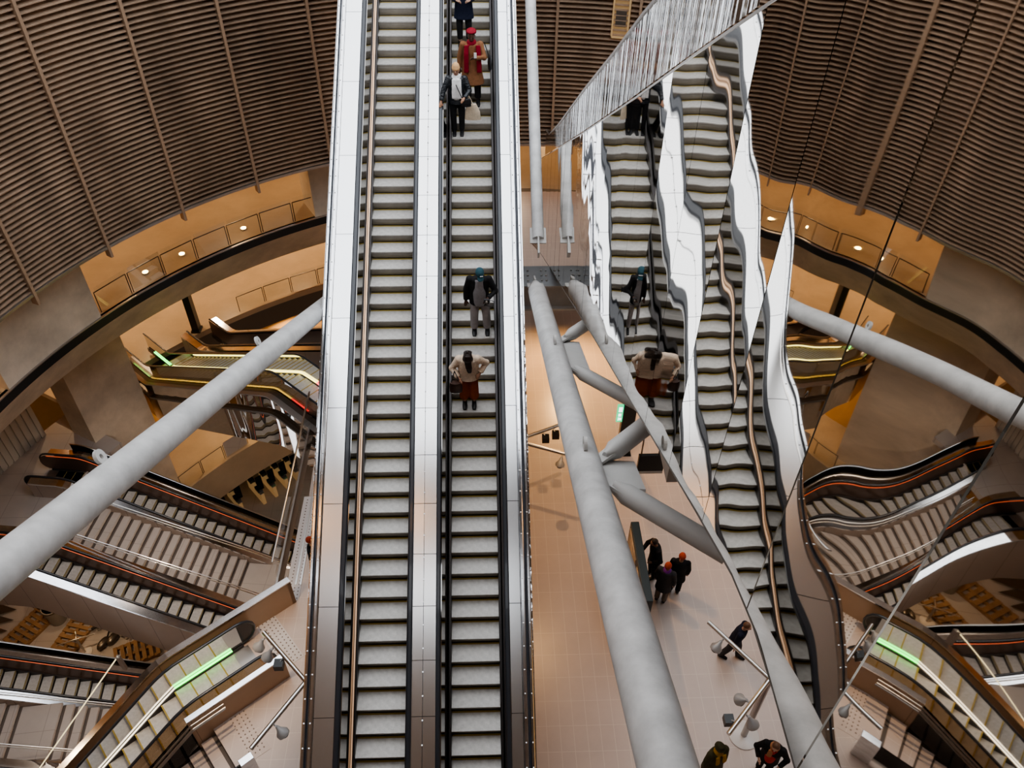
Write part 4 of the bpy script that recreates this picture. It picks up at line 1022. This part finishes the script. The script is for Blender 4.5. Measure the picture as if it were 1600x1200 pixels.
P5 = person('person in a cream fleece jacket and wide rust trousers, head bowed, lowest on the escalator', on_step(-.44, 15, .24), 0, 1.86, 1, nod=38, lean=8, coat=('cream', .84, 1.02), trousers=('rust', 1.28, .42), hair=('hair', 'long'),
            wr={-1: (-.20, -.24, 1.02), 1: (.24, -.10, 1.02)}, feet={-1: (-.10, 0, 0), 1: (.10, 0, 0)}, bulk=1.12)
t = thing('handbag', 'brown leather handbag held open by the person in the cream jacket', 'bag', wpos(P5, -.26, -.30, .84))
MB().loft([((0, 0, -.16), .14, .06), ((0, 0, 0), .15, .085), ((0, 0, .13), .13, .075)], 14, 0, True, (1, 0, 0)).build('body', C_['brownbag'], t, True); MB().tube((-.1, 0, .12), (-.02, .05, .42), .011, n=6).tube((.1, 0, .12), (-.02, .05, .42), .011, n=6).build('strap', C_['bag'], t)
# on the platform
def fl(px, py): p = at(px, py, 0); return (p.x, p.y, 0)
person('person in black reading the dark poster board, leaning toward it', fl(1017, 900), R(-75), 1.74, 1, nod=20, lean=6, coat=('black', .62, 1.0), trousers=('black', 1., .1), hair=('hair', 'short'), wr={-1: (-.2, -.30, 1.05), 1: (.2, -.2, 1.0)})
person('person in a purplish grey coat and red knitted hat, front one of the pair', fl(1031, 938), R(150), 1.70, 1, coat=('darkgrey', .60, 1.05), trousers=('taupe', 1.05, .1), hat=('redhat', 'beanie'), scarf=('purple', 1.3, ()), nod=0)
person('person in black with a red knitted hat, standing just behind the grey coat', fl(1052, 924), R(165), 1.72, 1, coat=('black', .62, 1.08), trousers=('black', 1.05, .1), hat=('redhat', 'beanie'))
person('bareheaded person in dark jacket walking past the end of a light mast arm', fl(1139, 1026), R(60), 1.72, 2, nod=10, lean=10, coat=('navy', .80, 1.0), trousers=('darkgrey', 1.05, .1), hair=('brownhair', 'short'), feet={-1: (-.1, .2, 0), 1: (.1, -.2, 0)})
person('person in an olive coat with a mustard scarf and dark hat at the bottom edge', fl(1105, 1214), R(20), 1.68, 1, coat=('olive', .6, 1.1), trousers=('black', 1.05, .1), hat=('olive', 'brim'), scarf=('mustard', 1.2, (-.08, .08)), bulk=1.15)
person('person in a black jacket with bright red front at the platform\'s bottom right', fl(1190, 1204), R(-30), 1.70, 2, nod=25, lean=6, coat=('black', .7, 1.0), trousers=('black', 1.05, .1), hair=('brownhair', 'short'), vest=('redvest', .13, .8, 1.43), scarf=('pinkscarf', 1.2, (-.05,)), wr={-1: (-.22, -.28, 1.05), 1: (.22, -.28, 1.05)}, bulk=1.1)
person('person in dark clothes and red hat, mostly hidden behind the left steel deck', fl(499, 899), R(90), 1.7, 2, coat=('black', .7, 1.0), trousers=('black', 1., .1), hat=('redhat', 'beanie'))
# ------------------------------------------------------------------ light
w = bpy.data.worlds.new('world'); SC.world = w; w.use_nodes = True
bg = w.node_tree.nodes['Background']; bg.inputs[0].default_value = (.93, .96, 1, 1); bg.inputs[1].default_value = 2.0
def plight(loc, e, col=(1, .72, .44), r=.05):
    l = bpy.data.lights.new('downlight', 'SPOT'); l.energy = e; l.color = col; l.shadow_soft_size = r; l.spot_size = R(168); l.spot_blend = .25
    o = bpy.data.objects.new('downlight', l); COL.objects.link(o); o.location = loc; return o
def ringlights(rad, z, a0, a1, n, e, col=(1, .72, .44)):
    for k in range(n):
        a = R(a0+(a1-a0)*(k+.5)/n); plight((RC[0]+rad*math.cos(a), RC[1]+rad*math.sin(a), z), e, col)
ringlights(22.8, 3.3, 85, 205, 10, 130)
ringlights(27.8, -2.9, 85, 150, 7, 260)
ringlights(25.5, -3.2, 158, 205, 4, 160, (1, .8, .62))
ringlights(23.5, Z2-2., 105, 150, 4, 260)
ringlights(27, -15.5, 100, 150, 5, 800, (1, .62, .3))
plight(at(120, 960, Z4+4), 130); plight(at(60, 900, Z4+4), 60)
for p in ((-12, 20, -5.), (-13, 13.5, -5.5), (-3, 24, -6)): plight(p, 260, (1, .8, .62), .05)  # floating fill lamps, added and unseen, to brighten the lower void
def spot(loc, tgt, e, col, size=70, r=.05):
    l = bpy.data.lights.new('spot', 'SPOT'); l.energy = e; l.color = col; l.spot_size = R(size); l.spot_blend = .8; l.shadow_soft_size = r
    o = bpy.data.objects.new('spot', l); COL.objects.link(o); o.location = loc
    o.rotation_euler = (Vector(tgt)-Vector(loc)).to_track_quat('-Z', 'Y').to_euler()
spot((1.55, 15.0, 8.0), (2.2, 14, 0), 420, (1, .56, .22), 120); spot((3.0, 23, 3.3), (2.6, 20, 0), 900, (1, .58, .22), 125)
spot((-6.5, 9.5, 7), (-7, 10.5, 0), 500, (1, .72, .45), 60)
SC.view_settings.view_transform = 'AgX'; SC.view_settings.look = 'AgX - Medium High Contrast'; SC.view_settings.exposure = .5
